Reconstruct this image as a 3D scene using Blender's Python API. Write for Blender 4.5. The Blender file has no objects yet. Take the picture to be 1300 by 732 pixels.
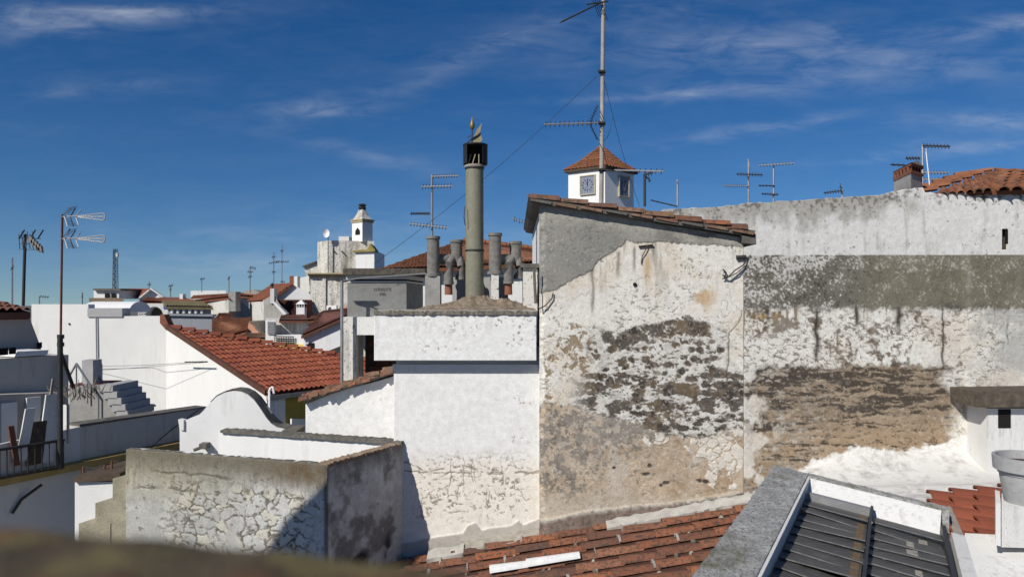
import bpy, math, random
import numpy as np
from mathutils import Vector, Matrix

# ------------------------------------------------------------------ camera, sky, sun, exposure
SC = bpy.context.scene
COL = SC.collection
H = 10.0                       # eye height above the street
F, CX, CY = 900.0, 650.0, 385.0  # photo focal length and horizon, in photo pixels (1300 wide)
R = math.radians
cam_d = bpy.data.cameras.new('camera'); cam = bpy.data.objects.new('camera', cam_d); COL.objects.link(cam)
cam.location = (0, 0, H); cam.rotation_euler = (R(90), 0, 0)
cam_d.sensor_width = 36; cam_d.lens = 36 * F / 1300
cam_d.shift_y = (CY - 366) / 1300
cam_d.clip_start = 0.05; cam_d.clip_end = 6000
cam_d.dof.use_dof = True; cam_d.dof.focus_distance = 7.5; cam_d.dof.aperture_fstop = 3.4
SC.camera = cam

SUN_AZ, SUN_EL = 40.0, 38.0    # degrees left of straight behind the camera, and height
ts = Vector((-math.sin(R(SUN_AZ)) * math.cos(R(SUN_EL)), -math.cos(R(SUN_AZ)) * math.cos(R(SUN_EL)), math.sin(R(SUN_EL))))
W = bpy.data.worlds.new('World'); SC.world = W; W.use_nodes = True

def build_world():
    nt = W.node_tree; nt.nodes.clear(); N = nt.nodes.new; L = nt.links.new
    out = N('ShaderNodeOutputWorld'); bg = N('ShaderNodeBackground'); bg.inputs[1].default_value = SKY_STRENGTH
    sky = N('ShaderNodeTexSky'); sky.sky_type = 'NISHITA'; sky.sun_disc = False
    sky.sun_elevation = R(SUN_EL); sky.sun_rotation = R(180 + SUN_AZ)
    sky.altitude = 400; sky.air_density = 1.0; sky.dust_density = 0.2; sky.ozone_density = 4.5
    L(bg.outputs[0], out.inputs[0])
    def m(op, a, b=None, c=None):
        n = N('ShaderNodeMath'); n.operation = op
        for i, v in enumerate((a, b, c)):
            if v is None: continue
            if isinstance(v, (int, float)): n.inputs[i].default_value = v
            else: L(v, n.inputs[i])
        return n.outputs[0]
    hsv = N('ShaderNodeHueSaturation'); hsv.inputs['Saturation'].default_value = 1.30; hsv.inputs['Value'].default_value = 0.86; hsv.inputs['Hue'].default_value = 0.507
    L(sky.outputs[0], hsv.inputs['Color'])
    # look a little higher into the model sky so that its yellow ground haze stays below the roofs
    tg = N('ShaderNodeTexCoord'); ad = N('ShaderNodeVectorMath'); ad.operation = 'ADD'; ad.inputs[1].default_value = (0, 0, 0.055); L(tg.outputs['Generated'], ad.inputs[0])
    nm = N('ShaderNodeVectorMath'); nm.operation = 'NORMALIZE'; L(ad.outputs[0], nm.inputs[0]); L(nm.outputs[0], sky.inputs['Vector'])
    tc = N('ShaderNodeTexCoord'); sep = N('ShaderNodeSeparateXYZ'); L(tc.outputs['Generated'], sep.inputs[0])
    y = m('ADD', m('ABSOLUTE', sep.outputs[1]), 0.02)
    u = m('DIVIDE', sep.outputs[0], y); v = m('DIVIDE', sep.outputs[2], y)
    cmb = N('ShaderNodeCombineXYZ'); L(u, cmb.inputs[0]); L(v, cmb.inputs[1])
    def noise(rot, sx, sy, scale, det, off):
        mp = N('ShaderNodeMapping'); mp.inputs['Rotation'].default_value = (0, 0, rot); mp.inputs['Scale'].default_value = (sx, sy, 1)
        mp.inputs['Location'].default_value = (off, off * .7, 0)
        L(cmb.outputs[0], mp.inputs[0])
        nz = N('ShaderNodeTexNoise'); nz.inputs['Scale'].default_value = scale; nz.inputs['Detail'].default_value = det
        nz.inputs['Roughness'].default_value = 0.62; nz.inputs['Distortion'].default_value = 0.6
        L(mp.outputs[0], nz.inputs['Vector']); return nz.outputs[0]
    wisp = m('MULTIPLY', noise(-.12, 1.0, 5.0, 5.0, 8, 1.3), noise(.1, 2.5, 9, 5.0, 7, 4.1))
    wisp = m('MULTIPLY', m('MAXIMUM', m('SUBTRACT', wisp, 0.17), 0), 5.5)
    warp = noise(0, 1.0, 3.0, 4.0, 3, 7.7)
    tot = None
    # cirrus streaks: photo px x, y, half length, half width, tilt, strength
    for (px, py, a, b, th, s) in [(60, 32, 190, 17, -.03, .20), (195, 20, 90, 8, .0, .17), (410, 142, 80, 14, -.10, .17), (480, 205, 110, 10, .22, .09),
                                  (610, 68, 110, 16, -.45, .10), (960, 62, 200, 26, -.06, .16), (1130, 95, 240, 22, -.05, .15), (1260, 40, 120, 12, -.10, .16),
                                  (955, 168, 100, 7, -.13, .18), (1250, 160, 100, 14, -.04, .22), (1200, 195, 130, 8, -.10, .22), (140, 118, 80, 12, -.05, .10),
                                  (840, 125, 130, 8, -.06, .16), (520, 290, 160, 14, .08, .10), (330, 300, 170, 10, .02, .09), (330, 335, 200, 18, 0, .14), (830, 20, 200, 20, -.2, .08)]:
        uu = m('SUBTRACT', u, (px - CX) / F); vv = m('SUBTRACT', m('ADD', v, m('MULTIPLY', m('SUBTRACT', warp, .5), .05)), (CY - py) / F)
        c_, s_ = math.cos(-th), math.sin(-th)
        p = m('DIVIDE', m('ADD', m('MULTIPLY', uu, c_), m('MULTIPLY', vv, s_)), a / F)
        q = m('DIVIDE', m('SUBTRACT', m('MULTIPLY', vv, c_), m('MULTIPLY', uu, s_)), b / F)
        g = m('MULTIPLY', m('POWER', 2.718, m('MULTIPLY', m('ADD', m('MULTIPLY', p, p), m('MULTIPLY', q, q)), -1)), s)
        g = m('MULTIPLY', g, .62); tot = g if tot is None else m('ADD', tot, g)
    mask = m('MULTIPLY', tot, m('ADD', 0.22, m('MULTIPLY', wisp, 1.6)))
    mask = m('ADD', mask, m('MULTIPLY', wisp, 0.018))
    mask = m('MINIMUM', m('MULTIPLY', mask, 1.0), 0.8)
    mix = N('ShaderNodeMix'); mix.data_type = 'RGBA'; L(mask, mix.inputs[0]); L(hsv.outputs[0], mix.inputs[6]); mix.inputs[7].default_value = (7.6, 8.0, 8.8, 1)
    L(mix.outputs[2], bg.inputs[0])
SKY_STRENGTH = 0.078
build_world()
sun_d = bpy.data.lights.new('sun', 'SUN'); sun_d.energy = 4.5; sun_d.angle = R(0.53); sun_d.color = (1, 0.955, 0.88)
sun = bpy.data.objects.new('sun', sun_d); COL.objects.link(sun); sun.rotation_euler = ts.to_track_quat('Z', 'Y').to_euler(); sun.location = ts * 50
vs = SC.view_settings; vs.view_transform = 'Standard'; vs.look = 'None'; vs.gamma = 1; vs.use_curve_mapping = False; vs.exposure = 0.13

# ------------------------------------------------------------------ helpers
rnd = random.Random(7)
DS = 1.0
def P(px, py, d):
    d = d * DS; return Vector(((px - CX) / F * d, d, H + (CY - py) / F * d))
def PX(px, d): return (px - CX) / F * d
def PZ(py, d): return H + (CY - py) / F * d

class MB:
    def __init__(s): s.v = []; s.f = []
    def add(s, vs, fs):
        o = len(s.v); s.v += [tuple(p) for p in vs]; s.f += [tuple(i + o for i in f) for f in fs]; return s
    def prism(s, poly, vec):
        n = len(poly); vec = Vector(vec); a = [Vector(p) for p in poly]; b = [p + vec for p in a]
        fs = [tuple(range(n)), tuple(range(2 * n - 1, n - 1, -1))] + [(i, i + n, (i + 1) % n + n, (i + 1) % n) for i in range(n)]
        return s.add(a + b, fs)
    def box(s, x0, x1, y0, y1, z0, z1):
        return s.prism([(x0, y0, z0), (x1, y0, z0), (x1, y0, z1), (x0, y0, z1)], (0, y1 - y0, 0))
    def plan(s, pts, z0, z1): return s.prism([(x, y, z0) for x, y in pts], (0, 0, z1 - z0))
    def tube(s, p0, p1, r, n=8, r1=None, cap=True):
        p0, p1 = Vector(p0), Vector(p1); d = (p1 - p0)
        if d.length < 1e-6: return s
        d.normalize(); a = d.orthogonal().normalized(); b = d.cross(a); r1 = r if r1 is None else r1
        A = [p0 + (a * math.cos(t) + b * math.sin(t)) * r for t in [2 * math.pi * i / n for i in range(n)]]
        B = [p1 + (a * math.cos(t) + b * math.sin(t)) * r1 for t in [2 * math.pi * i / n for i in range(n)]]
        fs = [(i, (i + 1) % n, (i + 1) % n + n, i + n) for i in range(n)]
        if cap: fs += [tuple(range(n - 1, -1, -1)), tuple(range(n, 2 * n))]
        return s.add(A + B, fs)
    def path(s, pts, r, n=6):
        for a, b in zip(pts[:-1], pts[1:]): s.tube(a, b, r, n)
        return s
    def lathe(s, c, prof, n=20, close=True):
        c = Vector(c); vs = []; fs = []
        for (r, z) in prof:
            vs += [c + Vector((r * math.cos(2 * math.pi * i / n), r * math.sin(2 * math.pi * i / n), z)) for i in range(n)]
        for k in range(len(prof) - 1):
            fs += [(k * n + i, k * n + (i + 1) % n, (k + 1) * n + (i + 1) % n, (k + 1) * n + i) for i in range(n)]
        if close: fs += [tuple(range(n - 1, -1, -1)), tuple(range((len(prof) - 1) * n, len(prof) * n))]
        return s.add(vs, fs)
    def mesh(s, name, smooth=False):
        me = bpy.data.meshes.new(name); me.from_pydata(s.v, [], s.f); me.update()
        if smooth: me.polygons.foreach_set('use_smooth', [True] * len(me.polygons)); me.set_sharp_from_angle(angle=R(45))
        return me

def link(o, parent=None):
    COL.objects.link(o)
    if parent is not None:
        o.parent = parent; r = parent
        while r.parent is not None: r = r.parent
        o.matrix_parent_inverse = Matrix.Translation(-Vector(r['_loc'])) if parent is r else Matrix.Identity(4)
    return o
def tag(o, label, cat, group=None, kind=None):
    if label: o['label'] = label
    if cat: o['category'] = cat
    if group: o['group'] = group
    if kind: o['kind'] = kind
    return o
def thing(name, label, cat, loc=(0, 0, 0), group=None):
    o = bpy.data.objects.new(name, None); o.location = loc; o['_loc'] = tuple(loc); o.empty_display_size = .2
    COL.objects.link(o); return tag(o, label, cat, group)
def part(name, mb, mat, parent=None, smooth=False):
    me = mb.mesh(name, smooth) if isinstance(mb, MB) else mb
    if mat is not None and not me.materials: me.materials.append(mat)
    o = bpy.data.objects.new(name, me)
    if parent is None: o['_loc'] = (0, 0, 0)
    return link(o, parent)

# ------------------------------------------------------------------ materials
MATS = {}
def _base(name, rough=.85, metallic=0, spec=.25):
    m = bpy.data.materials.new(name); m.use_nodes = True; b = m.node_tree.nodes['Principled BSDF']
    b.inputs['Roughness'].default_value = rough; b.inputs['Metallic'].default_value = metallic; b.inputs['Specular IOR Level'].default_value = spec
    return m, m.node_tree, b
def _noise(nt, vec, scale, det=5, rough=.6):
    n = nt.nodes.new('ShaderNodeTexNoise'); n.inputs['Scale'].default_value = scale; n.inputs['Detail'].default_value = det; n.inputs['Roughness'].default_value = rough
    nt.links.new(vec, n.inputs['Vector']); return n.outputs[0]
def _ramp(nt, fac, stops):
    r = nt.nodes.new('ShaderNodeValToRGB'); nt.links.new(fac, r.inputs[0]); e = r.color_ramp.elements
    while len(e) < len(stops): e.new(.5)
    for el, (p, c) in zip(e, stops): el.position = p; el.color = (*c, 1) if len(c) == 3 else c
    return r.outputs[0]
def _mix(nt, fac, a, b, mode='MIX'):
    n = nt.nodes.new('ShaderNodeMix'); n.data_type = 'RGBA'; n.blend_type = mode
    for i, v in ((0, fac), (6, a), (7, b)):
        if isinstance(v, (int, float)): n.inputs[i].default_value = v
        elif isinstance(v, tuple): n.inputs[i].default_value = (*v, 1)
        else: nt.links.new(v, n.inputs[i])
    return n.outputs[2]
def _pos(nt, scale=(1, 1, 1)):
    g = nt.nodes.new('ShaderNodeNewGeometry')
    if scale == (1, 1, 1): return g.outputs['Position']
    mp = nt.nodes.new('ShaderNodeMapping'); mp.inputs['Scale'].default_value = scale; nt.links.new(g.outputs['Position'], mp.inputs[0]); return mp.outputs[0]
def _bump(nt, b, h, dist=.01, st=.6):
    n = nt.nodes.new('ShaderNodeBump'); n.inputs['Strength'].default_value = st; n.inputs['Distance'].default_value = dist
    nt.links.new(h, n.inputs['Height']); nt.links.new(n.outputs[0], b.inputs['Normal'])
def plain(name, col, rough=.85, var=.35, scale=6, bump=.004, metallic=0, spec=.25):
    if name in MATS: return MATS[name]
    m, nt, b = _base(name, rough, metallic, spec); p = _pos(nt)
    n1 = _noise(nt, p, scale); n2 = _noise(nt, p, scale * 9, 4)
    c = _ramp(nt, n1, [(.25, tuple(max(0, x * (1 - var)) for x in col)), (.75, tuple(min(1, x * (1 + var * .7)) for x in col))])
    c = _mix(nt, .35, c, _ramp(nt, n2, [(.3, tuple(x * .6 for x in col)), (.6, tuple(min(1, x * 1.15) for x in col))]))
    nt.links.new(c, b.inputs['Base Color'])
    if bump: _bump(nt, b, n2, bump)
    MATS[name] = m; return m
def wash(name, col, stain=(.16, .14, .11), amt=.5, speck=.5, scale=1.0, bump=.006):
    """limewashed wall: mottled, vertical run-off streaks, small dark pits"""
    if name in MATS: return MATS[name]
    m, nt, b = _base(name, .9); p = _pos(nt); ps = _pos(nt, (5 * scale, 5 * scale, .55 * scale))
    n1 = _noise(nt, p, 1.3 * scale, 6, .65); st = _noise(nt, ps, 1.6, 6, .7); n3 = _noise(nt, p, 34 * scale, 5, .7)
    c = _ramp(nt, n1, [(.3, tuple(x * .86 for x in col)), (.7, col)])
    mul = nt.nodes.new('ShaderNodeMath'); mul.operation = 'MULTIPLY'; nt.links.new(st, mul.inputs[0]); nt.links.new(n1, mul.inputs[1])
    lo = .35 - .13 * amt
    f = _ramp(nt, mul.outputs[0], [(lo, (0, 0, 0)), (lo + .16, (amt, amt, amt))])
    c = _mix(nt, f, c, stain)
    sp = .24 + .15 * speck
    f2 = _ramp(nt, n3, [(sp - .03, (1, 1, 1)), (sp + .03, (0, 0, 0))])
    c = _mix(nt, f2, c, tuple(x * .55 for x in stain))
    nt.links.new(c, b.inputs['Base Color']); _bump(nt, b, n3, bump)
    MATS[name] = m; return m
def tilemat(name, cols, lichen=.4, scale=14):
    """fired clay: each piece its own tone, dark lichen and pale dust"""
    if name in MATS: return MATS[name]
    m, nt, b = _base(name, .82); p = _pos(nt)
    oi = nt.nodes.new('ShaderNodeObjectInfo')
    c = _ramp(nt, oi.outputs['Random'], [(i / (len(cols) - 1), k) for i, k in enumerate(cols)])
    n1 = _noise(nt, p, scale, 6, .7); n2 = _noise(nt, p, scale * 4, 5, .7); n0 = _noise(nt, p, scale * .22, 4)
    c = _mix(nt, _ramp(nt, n0, [(.35, (0, 0, 0)), (.7, (.55, .55, .55))]), c, tuple(x * .5 for x in cols[0]))
    lo = .62 - .18 * lichen
    c = _mix(nt, _ramp(nt, n1, [(lo, (0, 0, 0)), (lo + .1, (.85, .85, .85))]), c, (.055, .045, .035))
    c = _mix(nt, _ramp(nt, n2, [(.66, (0, 0, 0)), (.72, (.7, .7, .7))]), c, (.42, .36, .28))
    nt.links.new(c, b.inputs['Base Color']); _bump(nt, b, n2, .006)
    MATS[name] = m; return m
def vcol(name, scale=60, bump=.004, rough=.92, lo=.72):
    if name in MATS: return MATS[name]
    m, nt, b = _base(name, rough, 0, .15); p = _pos(nt)
    at = nt.nodes.new('ShaderNodeAttribute'); at.attribute_name = 'Col'
    n = _noise(nt, p, scale, 6, .7); n2 = _noise(nt, p, scale * .25, 5, .7)
    c = _mix(nt, 1.0, at.outputs['Color'], _ramp(nt, n, [(.3, (lo, lo, lo * .98)), (.65, (1.06, 1.06, 1.06))]), 'MULTIPLY')
    c = _mix(nt, 1.0, c, _ramp(nt, n2, [(.3, (.86, .85, .83)), (.65, (1.04, 1.04, 1.04))]), 'MULTIPLY')
    nt.links.new(c, b.inputs['Base Color']); _bump(nt, b, n, bump)
    MATS[name] = m; return m
def glassmat(name, col=(.10, .11, .11)):
    if name in MATS: return MATS[name]
    m, nt, b = _base(name, .28, 0, .5); p = _pos(nt, (3, 14, 14)); n = _noise(nt, p, 3, 6, .7)
    nt.links.new(_ramp(nt, n, [(.35, col), (.6, tuple(x * 2.0 for x in col)), (.75, tuple(x * 4 for x in col))]), b.inputs['Base Color'])
    nt.links.new(_ramp(nt, n, [(.3, (.35,) * 3), (.7, (.8,) * 3)]), b.inputs['Roughness'])
    b.inputs['IOR'].default_value = 1.45
    MATS[name] = m; return m

M_white = wash('limewash_white', (.73, .725, .705), (.36, .34, .30), .45, .3)
M_white2 = wash('limewash_old', (.74, .73, .69), (.17, .155, .13), .62, .75, 1.0)
M_dirty = wash('limewash_dirty', (.66, .64, .59), (.10, .09, .075), .85, 1.0, .9)
M_near = wash('limewash_near', (.68, .67, .64), (.26, .24, .21), .62, .75, 2.6)
M_church = wash('limewash_church', (.68, .65, .58), (.16, .14, .105), 1.0, 1.22, .42)
M_tower = wash('limewash_tower', (.80, .79, .76), (.34, .30, .24), .35, .2, .4)
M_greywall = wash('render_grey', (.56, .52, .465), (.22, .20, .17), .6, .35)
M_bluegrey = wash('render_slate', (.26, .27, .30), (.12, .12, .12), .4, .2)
M_pale = wash('render_pale', (.60, .59, .57), (.2, .19, .17), .5, .25)
M_cement = plain('cement', (.30, .29, .27), .92, .4, 5, .006)
M_cement_d = plain('cement_dark', (.13, .12, .105), .95, .6, 9, .01)
M_conc = plain('concrete_tank', (.21, .21, .20), .9, .35, 7, .004)
M_lichen = plain('lichen_coping', (.15, .14, .12), .95, .75, 14, .015)
M_mortar = plain('mortar', (.36, .33, .28), .95, .55, 9, .02)
M_dark = plain('dark_void', (.012, .011, .01), .95, .2, 5, 0)
M_brown = plain('old_wood', (.085, .06, .042), .85, .6, 12, .004)
M_woodgrey = plain('weathered_wood', (.25, .22, .19), .8, .45, 14, .003)
M_galv = plain('galvanised', (.32, .32, .32), .5, .35, 12, .001, .6, .5)
M_alu = plain('aluminium', (.58, .58, .58), .4, .2, 12, 0, .7, .5)
M_iron = plain('dark_iron', (.045, .042, .04), .6, .4, 12, .001, .4, .4)
M_rust = plain('rusty_iron', (.16, .07, .04), .85, .5, 20, .003)
M_yellow = wash('ochre_render', (.36, .26, .055), (.16, .12, .05), .45, .1)
M_yellowline = plain('ochre_band', (.36, .25, .09), .85, .4, 5, .004)
M_lemon = plain('lemon_render', (.66, .50, .13), .9, .15, 2, .002)
M_pink = plain('pink_render', (.52, .26, .17), .9, .2, 2, .003)
M_pipe = plain('olive_pipe', (.205, .20, .145), .65, .28, 3, .002, 0, .3)
M_pot_c = plain('clay_pot_grey', (.19, .182, .168), .9, .6, 16, .008)
M_tan = plain('tan_vane', (.28, .24, .15), .7, .3, 10, .001)
M_slate = plain('grey_painted', (.36, .355, .35), .7, .2, 6, .002)
M_moss = plain('moss_roof', (.13, .11, .06), .95, .6, 3, .02)
M_plastic = plain('pot_plastic', (.33, .33, .325), .6, .22, 3, 0, 0, .4)
M_skywhite = plain('white_gloss', (.78, .78, .77), .5, .06, 5, 0)
M_clock = plain('clock_face', (.20, .23, .29), .6, .5, 9, .002)
M_black = plain('black_paint', (.02, .02, .022), .6, .2, 8, 0)
M_blue = plain('blue_sign', (.03, .09, .32), .5, .1, 8, 0)
M_ground = plain('street', (.12, .115, .105), .95, .3, .4, .01)
T_red = tilemat('tile_red', [(.23, .056, .028), (.28, .074, .036), (.20, .05, .028), (.31, .095, .048), (.25, .07, .036), (.17, .05, .032)], .34, 9)
T_old = tilemat('tile_old', [(.27, .095, .045), (.14, .065, .045), (.32, .12, .055), (.10, .055, .042), (.30, .105, .048), (.21, .095, .06), (.33, .15, .085)], .75, 24)
T_far = tilemat('tile_far', [(.24, .085, .045), (.20, .07, .04), (.28, .10, .05)], .45, 2.2)
T_rust = tilemat('tile_orange', [(.27, .105, .05), (.22, .085, .04), (.31, .135, .068)], .6, 6)
T_brown = tilemat('tile_brown', [(.20, .11, .065), (.24, .15, .095), (.15, .075, .05), (.28, .17, .11)], .6, 16)
T_dark = tilemat('tile_dark', [(.13, .055, .04), (.16, .065, .045)], .4, 3)
T_modern = tilemat('tile_modern', [(.24, .068, .036), (.27, .08, .042)], .05, 5)
V_wall = vcol('weathered_plaster', 70, .004); V_smooth = vcol('smooth_plaster', 50, .0012, .9, .93)

# ------------------------------------------------------------------ numeric noise for weathered wall surfaces
def vnoise(x, y, seed=0):
    g = np.random.RandomState(seed).rand(256, 256); xi = np.floor(x).astype(int); yi = np.floor(y).astype(int)
    fx = x - xi; fy = y - yi; fx = fx * fx * (3 - 2 * fx); fy = fy * fy * (3 - 2 * fy)
    a = g[xi & 255, yi & 255]; b = g[(xi + 1) & 255, yi & 255]; c = g[xi & 255, (yi + 1) & 255]; d = g[(xi + 1) & 255, (yi + 1) & 255]
    return (a * (1 - fx) + b * fx) * (1 - fy) + (c * (1 - fx) + d * fx) * fy
def fbm(x, y, s, o=5, seed=0, r=.55, sy=None):
    sy = s if sy is None else sy; t = 0; amp = 1; n = 0
    for k in range(o):
        t = t + amp * vnoise(x / s * 2 ** k + 17.3 * k, y / sy * 2 ** k + 5.1 * k, seed + k); n += amp; amp *= r
    return t / n
def worley(x, y, s, seed=0, sy=None):
    sy = s if sy is None else sy; x = x / s; y = y / sy; rs = np.random.RandomState(seed); jx = rs.rand(256, 256); jy = rs.rand(256, 256); jr = rs.rand(256, 256)
    xi = np.floor(x).astype(int); yi = np.floor(y).astype(int); f1 = np.full(x.shape, 9.); f2 = np.full(x.shape, 9.); idv = np.zeros(x.shape)
    for dx in (-1, 0, 1):
        for dy in (-1, 0, 1):
            cx = xi + dx; cy = yi + dy; d = np.hypot(cx + jx[cx & 255, cy & 255] - x, cy + jy[cx & 255, cy & 255] - y)
            near = d < f1; f2 = np.where(near, f1, np.minimum(f2, d)); idv = np.where(near, jr[cx & 255, cy & 255], idv); f1 = np.where(near, d, f1)
    return f1, f2, idv
def wn(shape, seed, k=1):
    r = np.random.RandomState(seed).rand(*shape)
    for _ in range(k): r = (r + np.roll(r, 1, 0) + np.roll(r, 1, 1) + np.roll(r, (1, 1), (0, 1))) / 4
    return (r - r.mean()) / (r.std() + 1e-9)
def flecks(X, Y, s, seed, thr, sy=None):
    a = fbm(X, Y, s, 4, seed, .62, sy or s); a = (a - a.mean()) / a.std(); return ss(thr, thr + .35, a)
def cracks(X, Y, s, seed, w, sy=None):
    """broken hairlines along the contour of a noise field"""
    a = fbm(X, Y, s, 4, seed, .5, sy or s); g = np.hypot(*np.gradient(a)) + 1e-4; return ss(w, w * .3, np.abs(a - .5) / g)
def ss(a, b, x):
    t = np.clip((x - a) / (b - a), 0, 1); return t * t * (3 - 2 * t)
def mixc(c, col, m): return c * (1 - m[..., None]) + np.array(col) * m[..., None]
def pl(pts, x): return np.interp(x, [p[0] for p in pts], [p[1] for p in pts])
def blob(X, Y, cx, cy, rx, ry): return np.exp(-((X - cx) / rx) ** 2 - ((Y - cy) / ry) ** 2)

def grid_mesh(name, pos, nrm, col, disp, skirt=.06, hole=None, mat=None):
    """pos (ny,nx,3), nrm vector out of the wall, col (ny,nx,3), disp (ny,nx) in metres"""
    ny, nx = disp.shape; n = np.array(nrm); V = pos + disp[..., None] * n; V = V.reshape(-1, 3); C = np.clip(col, 0.004, .9).reshape(-1, 3)
    idx = np.arange(ny * nx).reshape(ny, nx)
    q = np.stack([idx[:-1, :-1], idx[1:, :-1], idx[1:, 1:], idx[:-1, 1:]], -1).reshape(-1, 4)
    if hole is not None:
        hh = hole[:-1, :-1].reshape(-1); q = q[~hh]
    ring = np.concatenate([idx[0, :], idx[1:, -1], idx[-1, -2::-1], idx[-2:0:-1, 0]]); m = len(ring)
    back = V[ring] - n * skirt; bi = np.arange(m) + ny * nx
    sk = np.stack([ring, np.roll(ring, -1), np.roll(bi, -1), bi], -1)
    V = np.concatenate([V, back]); C = np.concatenate([C, C[ring]]); q = np.concatenate([q, sk])
    me = bpy.data.meshes.new(name); me.vertices.add(len(V)); me.vertices.foreach_set('co', V.astype(np.float32).ravel())
    me.loops.add(q.size); me.loops.foreach_set('vertex_index', q.astype(np.int32).ravel())
    me.polygons.add(len(q)); me.polygons.foreach_set('loop_start', np.arange(0, q.size, 4, dtype=np.int32)); me.update(calc_edges=True)
    me.polygons.foreach_set('use_smooth', np.ones(len(q), dtype=bool))
    a = me.color_attributes.new('Col', 'FLOAT_COLOR', 'POINT'); a.data.foreach_set('color', np.concatenate([C, np.ones((len(C), 1))], 1).astype(np.float32).ravel())
    me.materials.append(mat or V_wall); me.validate(); return me
def frontal(name, x0, x1, top, bot, d, fn, parent=None, step=1.0, skirt=.06, hole=None, mat=None):
    nx = int((x1 - x0) / step) + 1; xs = np.linspace(x0, x1, nx); tp = top(xs) if callable(top) else np.full(nx, float(top)); bt = bot(xs) if callable(bot) else np.full(nx, float(bot))
    ny = int((bt.max() - tp.min()) / step) + 1; t = np.linspace(0, 1, ny)[:, None]
    X = np.repeat(xs[None], ny, 0); Y = tp[None] + (bt - tp)[None] * t
    col, disp = fn(X, Y)
    pos = np.stack([(X - CX) / F * d, np.full(X.shape, float(d)), H + (CY - Y) / F * d], -1)
    return part(name, grid_mesh(name, pos, (0, -1, 0), col, disp, skirt, hole(X, Y) if hole else None, mat), None, parent)
def panel(name, p0, p1, z0, z1, fn, parent=None, step=.009, skirt=.05):
    """upright face from plan point p0 to p1 (left to right as seen), z0 bottom, z1 top; fn gets metres along and metres below the top"""
    p0, p1 = np.array(p0), np.array(p1); Ln = np.hypot(*(p1 - p0)); nx = int(Ln / step) + 2; ny = int((z1 - z0) / step) + 2
    s = np.linspace(0, 1, nx); t = np.linspace(0, 1, ny)[:, None]; S = np.repeat(s[None], ny, 0); T = np.repeat(t, nx, 1)
    d = (p1 - p0) / Ln; nrm = (d[1], -d[0], 0)
    pos = np.stack([p0[0] + (p1[0] - p0[0]) * S, p0[1] + (p1[1] - p0[1]) * S, z1 + (z0 - z1) * T], -1)
    col, disp = fn(S * Ln, T * (z1 - z0))
    return part(name, grid_mesh(name, pos, nrm, col, disp, skirt), None, parent)

# ------------------------------------------------------------------ clay tiles
def barrel_mesh(name, seg=7, flare=.82, thick=.14):
    v = []; f = []
    for (y, sc) in ((0, flare), (1, 1.0)):
        for rr in (1.0, 1 - thick * 1.6):
            for k in range(seg + 1):
                a = math.pi * k / seg; v.append((-.5 * math.cos(a) * sc * rr, y, math.sin(a) * sc * rr - (1 - rr) * .2))
    n = seg + 1
    for k in range(seg):
        f.append((k, k + 1, 2 * n + k + 1, 2 * n + k)); f.append((n + k + 1, n + k, 3 * n + k, 3 * n + k + 1))
        f.append((2 * n + k, 2 * n + k + 1, 3 * n + k + 1, 3 * n + k)); f.append((k + 1, k, n + k, n + k + 1))
    f += [(0, 2 * n, 3 * n, n), (n - 1, 2 * n - 1, 4 * n - 1, 3 * n - 1)]
    me = bpy.data.meshes.new(name); me.from_pydata(v, [], f); me.update()
    me.polygons.foreach_set('use_smooth', [True] * len(me.polygons)); me.set_sharp_from_angle(angle=R(40)); return me
BAR = {}
def barrel(mat):
    if mat.name not in BAR:
        me = barrel_mesh('tile'); me.materials.append(mat); BAR[mat.name] = me
    return BAR[mat.name]
def place_tile(a, b, wid, nrm, hgt, mat, parent, name='tile'):
    """barrel tile from a (upper end) to b (lower end)"""
    y = b - a; x = wid; o = bpy.data.objects.new(name, barrel(mat))
    M = Matrix(((x.x, y.x, nrm.x * hgt, a.x), (x.y, y.y, nrm.y * hgt, a.y), (x.z, y.z, nrm.z * hgt, a.z), (0, 0, 0, 1)))
    link(o, parent); o.matrix_basis = M; return o
def bil(c, s, t):
    TL, TR, BR, BL = c; return (TL * (1 - s) + TR * s) * (1 - t) + (BL * (1 - s) + BR * s) * t
def tile_roof(parent, c, nc, nr, mat, hgt=.07, jit=.0, cover=.92, deckmat=None, thick=.06, lap=1.16, lift=.025, skip=None, deckname='roof_deck', stagger=False):
    c = [Vector(p) for p in c]; n = (c[3] - c[0]).cross(c[1] - c[0]).normalized()
    if n.z < 0: n = -n
    mb = MB(); mb.prism([p - n * .004 for p in c], -n * thick); part(deckname, mb, deckmat or mat, parent); rec = []
    for i in range(nc):
        ph = rnd.uniform(-.45, .45) if stagger else 0
        for j in range(nr):
            if skip and skip(i, j): continue
            s = (i + .5) / nc; t0, t1 = (j + ph) / nr, (j + ph + lap) / nr
            if j == nr - 1: t1 = (j + 1.03) / nr
            a = bil(c, s, t0); b = bil(c, s, t1) + n * lift
            w = (bil(c, (i + 1) / nc, (t0 + t1) / 2) - bil(c, i / nc, (t0 + t1) / 2)) * cover
            if jit:
                a = a + w * rnd.gauss(0, jit) + n * rnd.uniform(0, jit * .06); b = b + w * rnd.gauss(0, jit) + n * rnd.uniform(0, jit * .10)
                b = b + (b - a) * rnd.uniform(-jit, jit) * .5
            place_tile(a, b, w, n, hgt, mat, parent); rec.append((a, b, w, n))
    return rec
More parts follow.
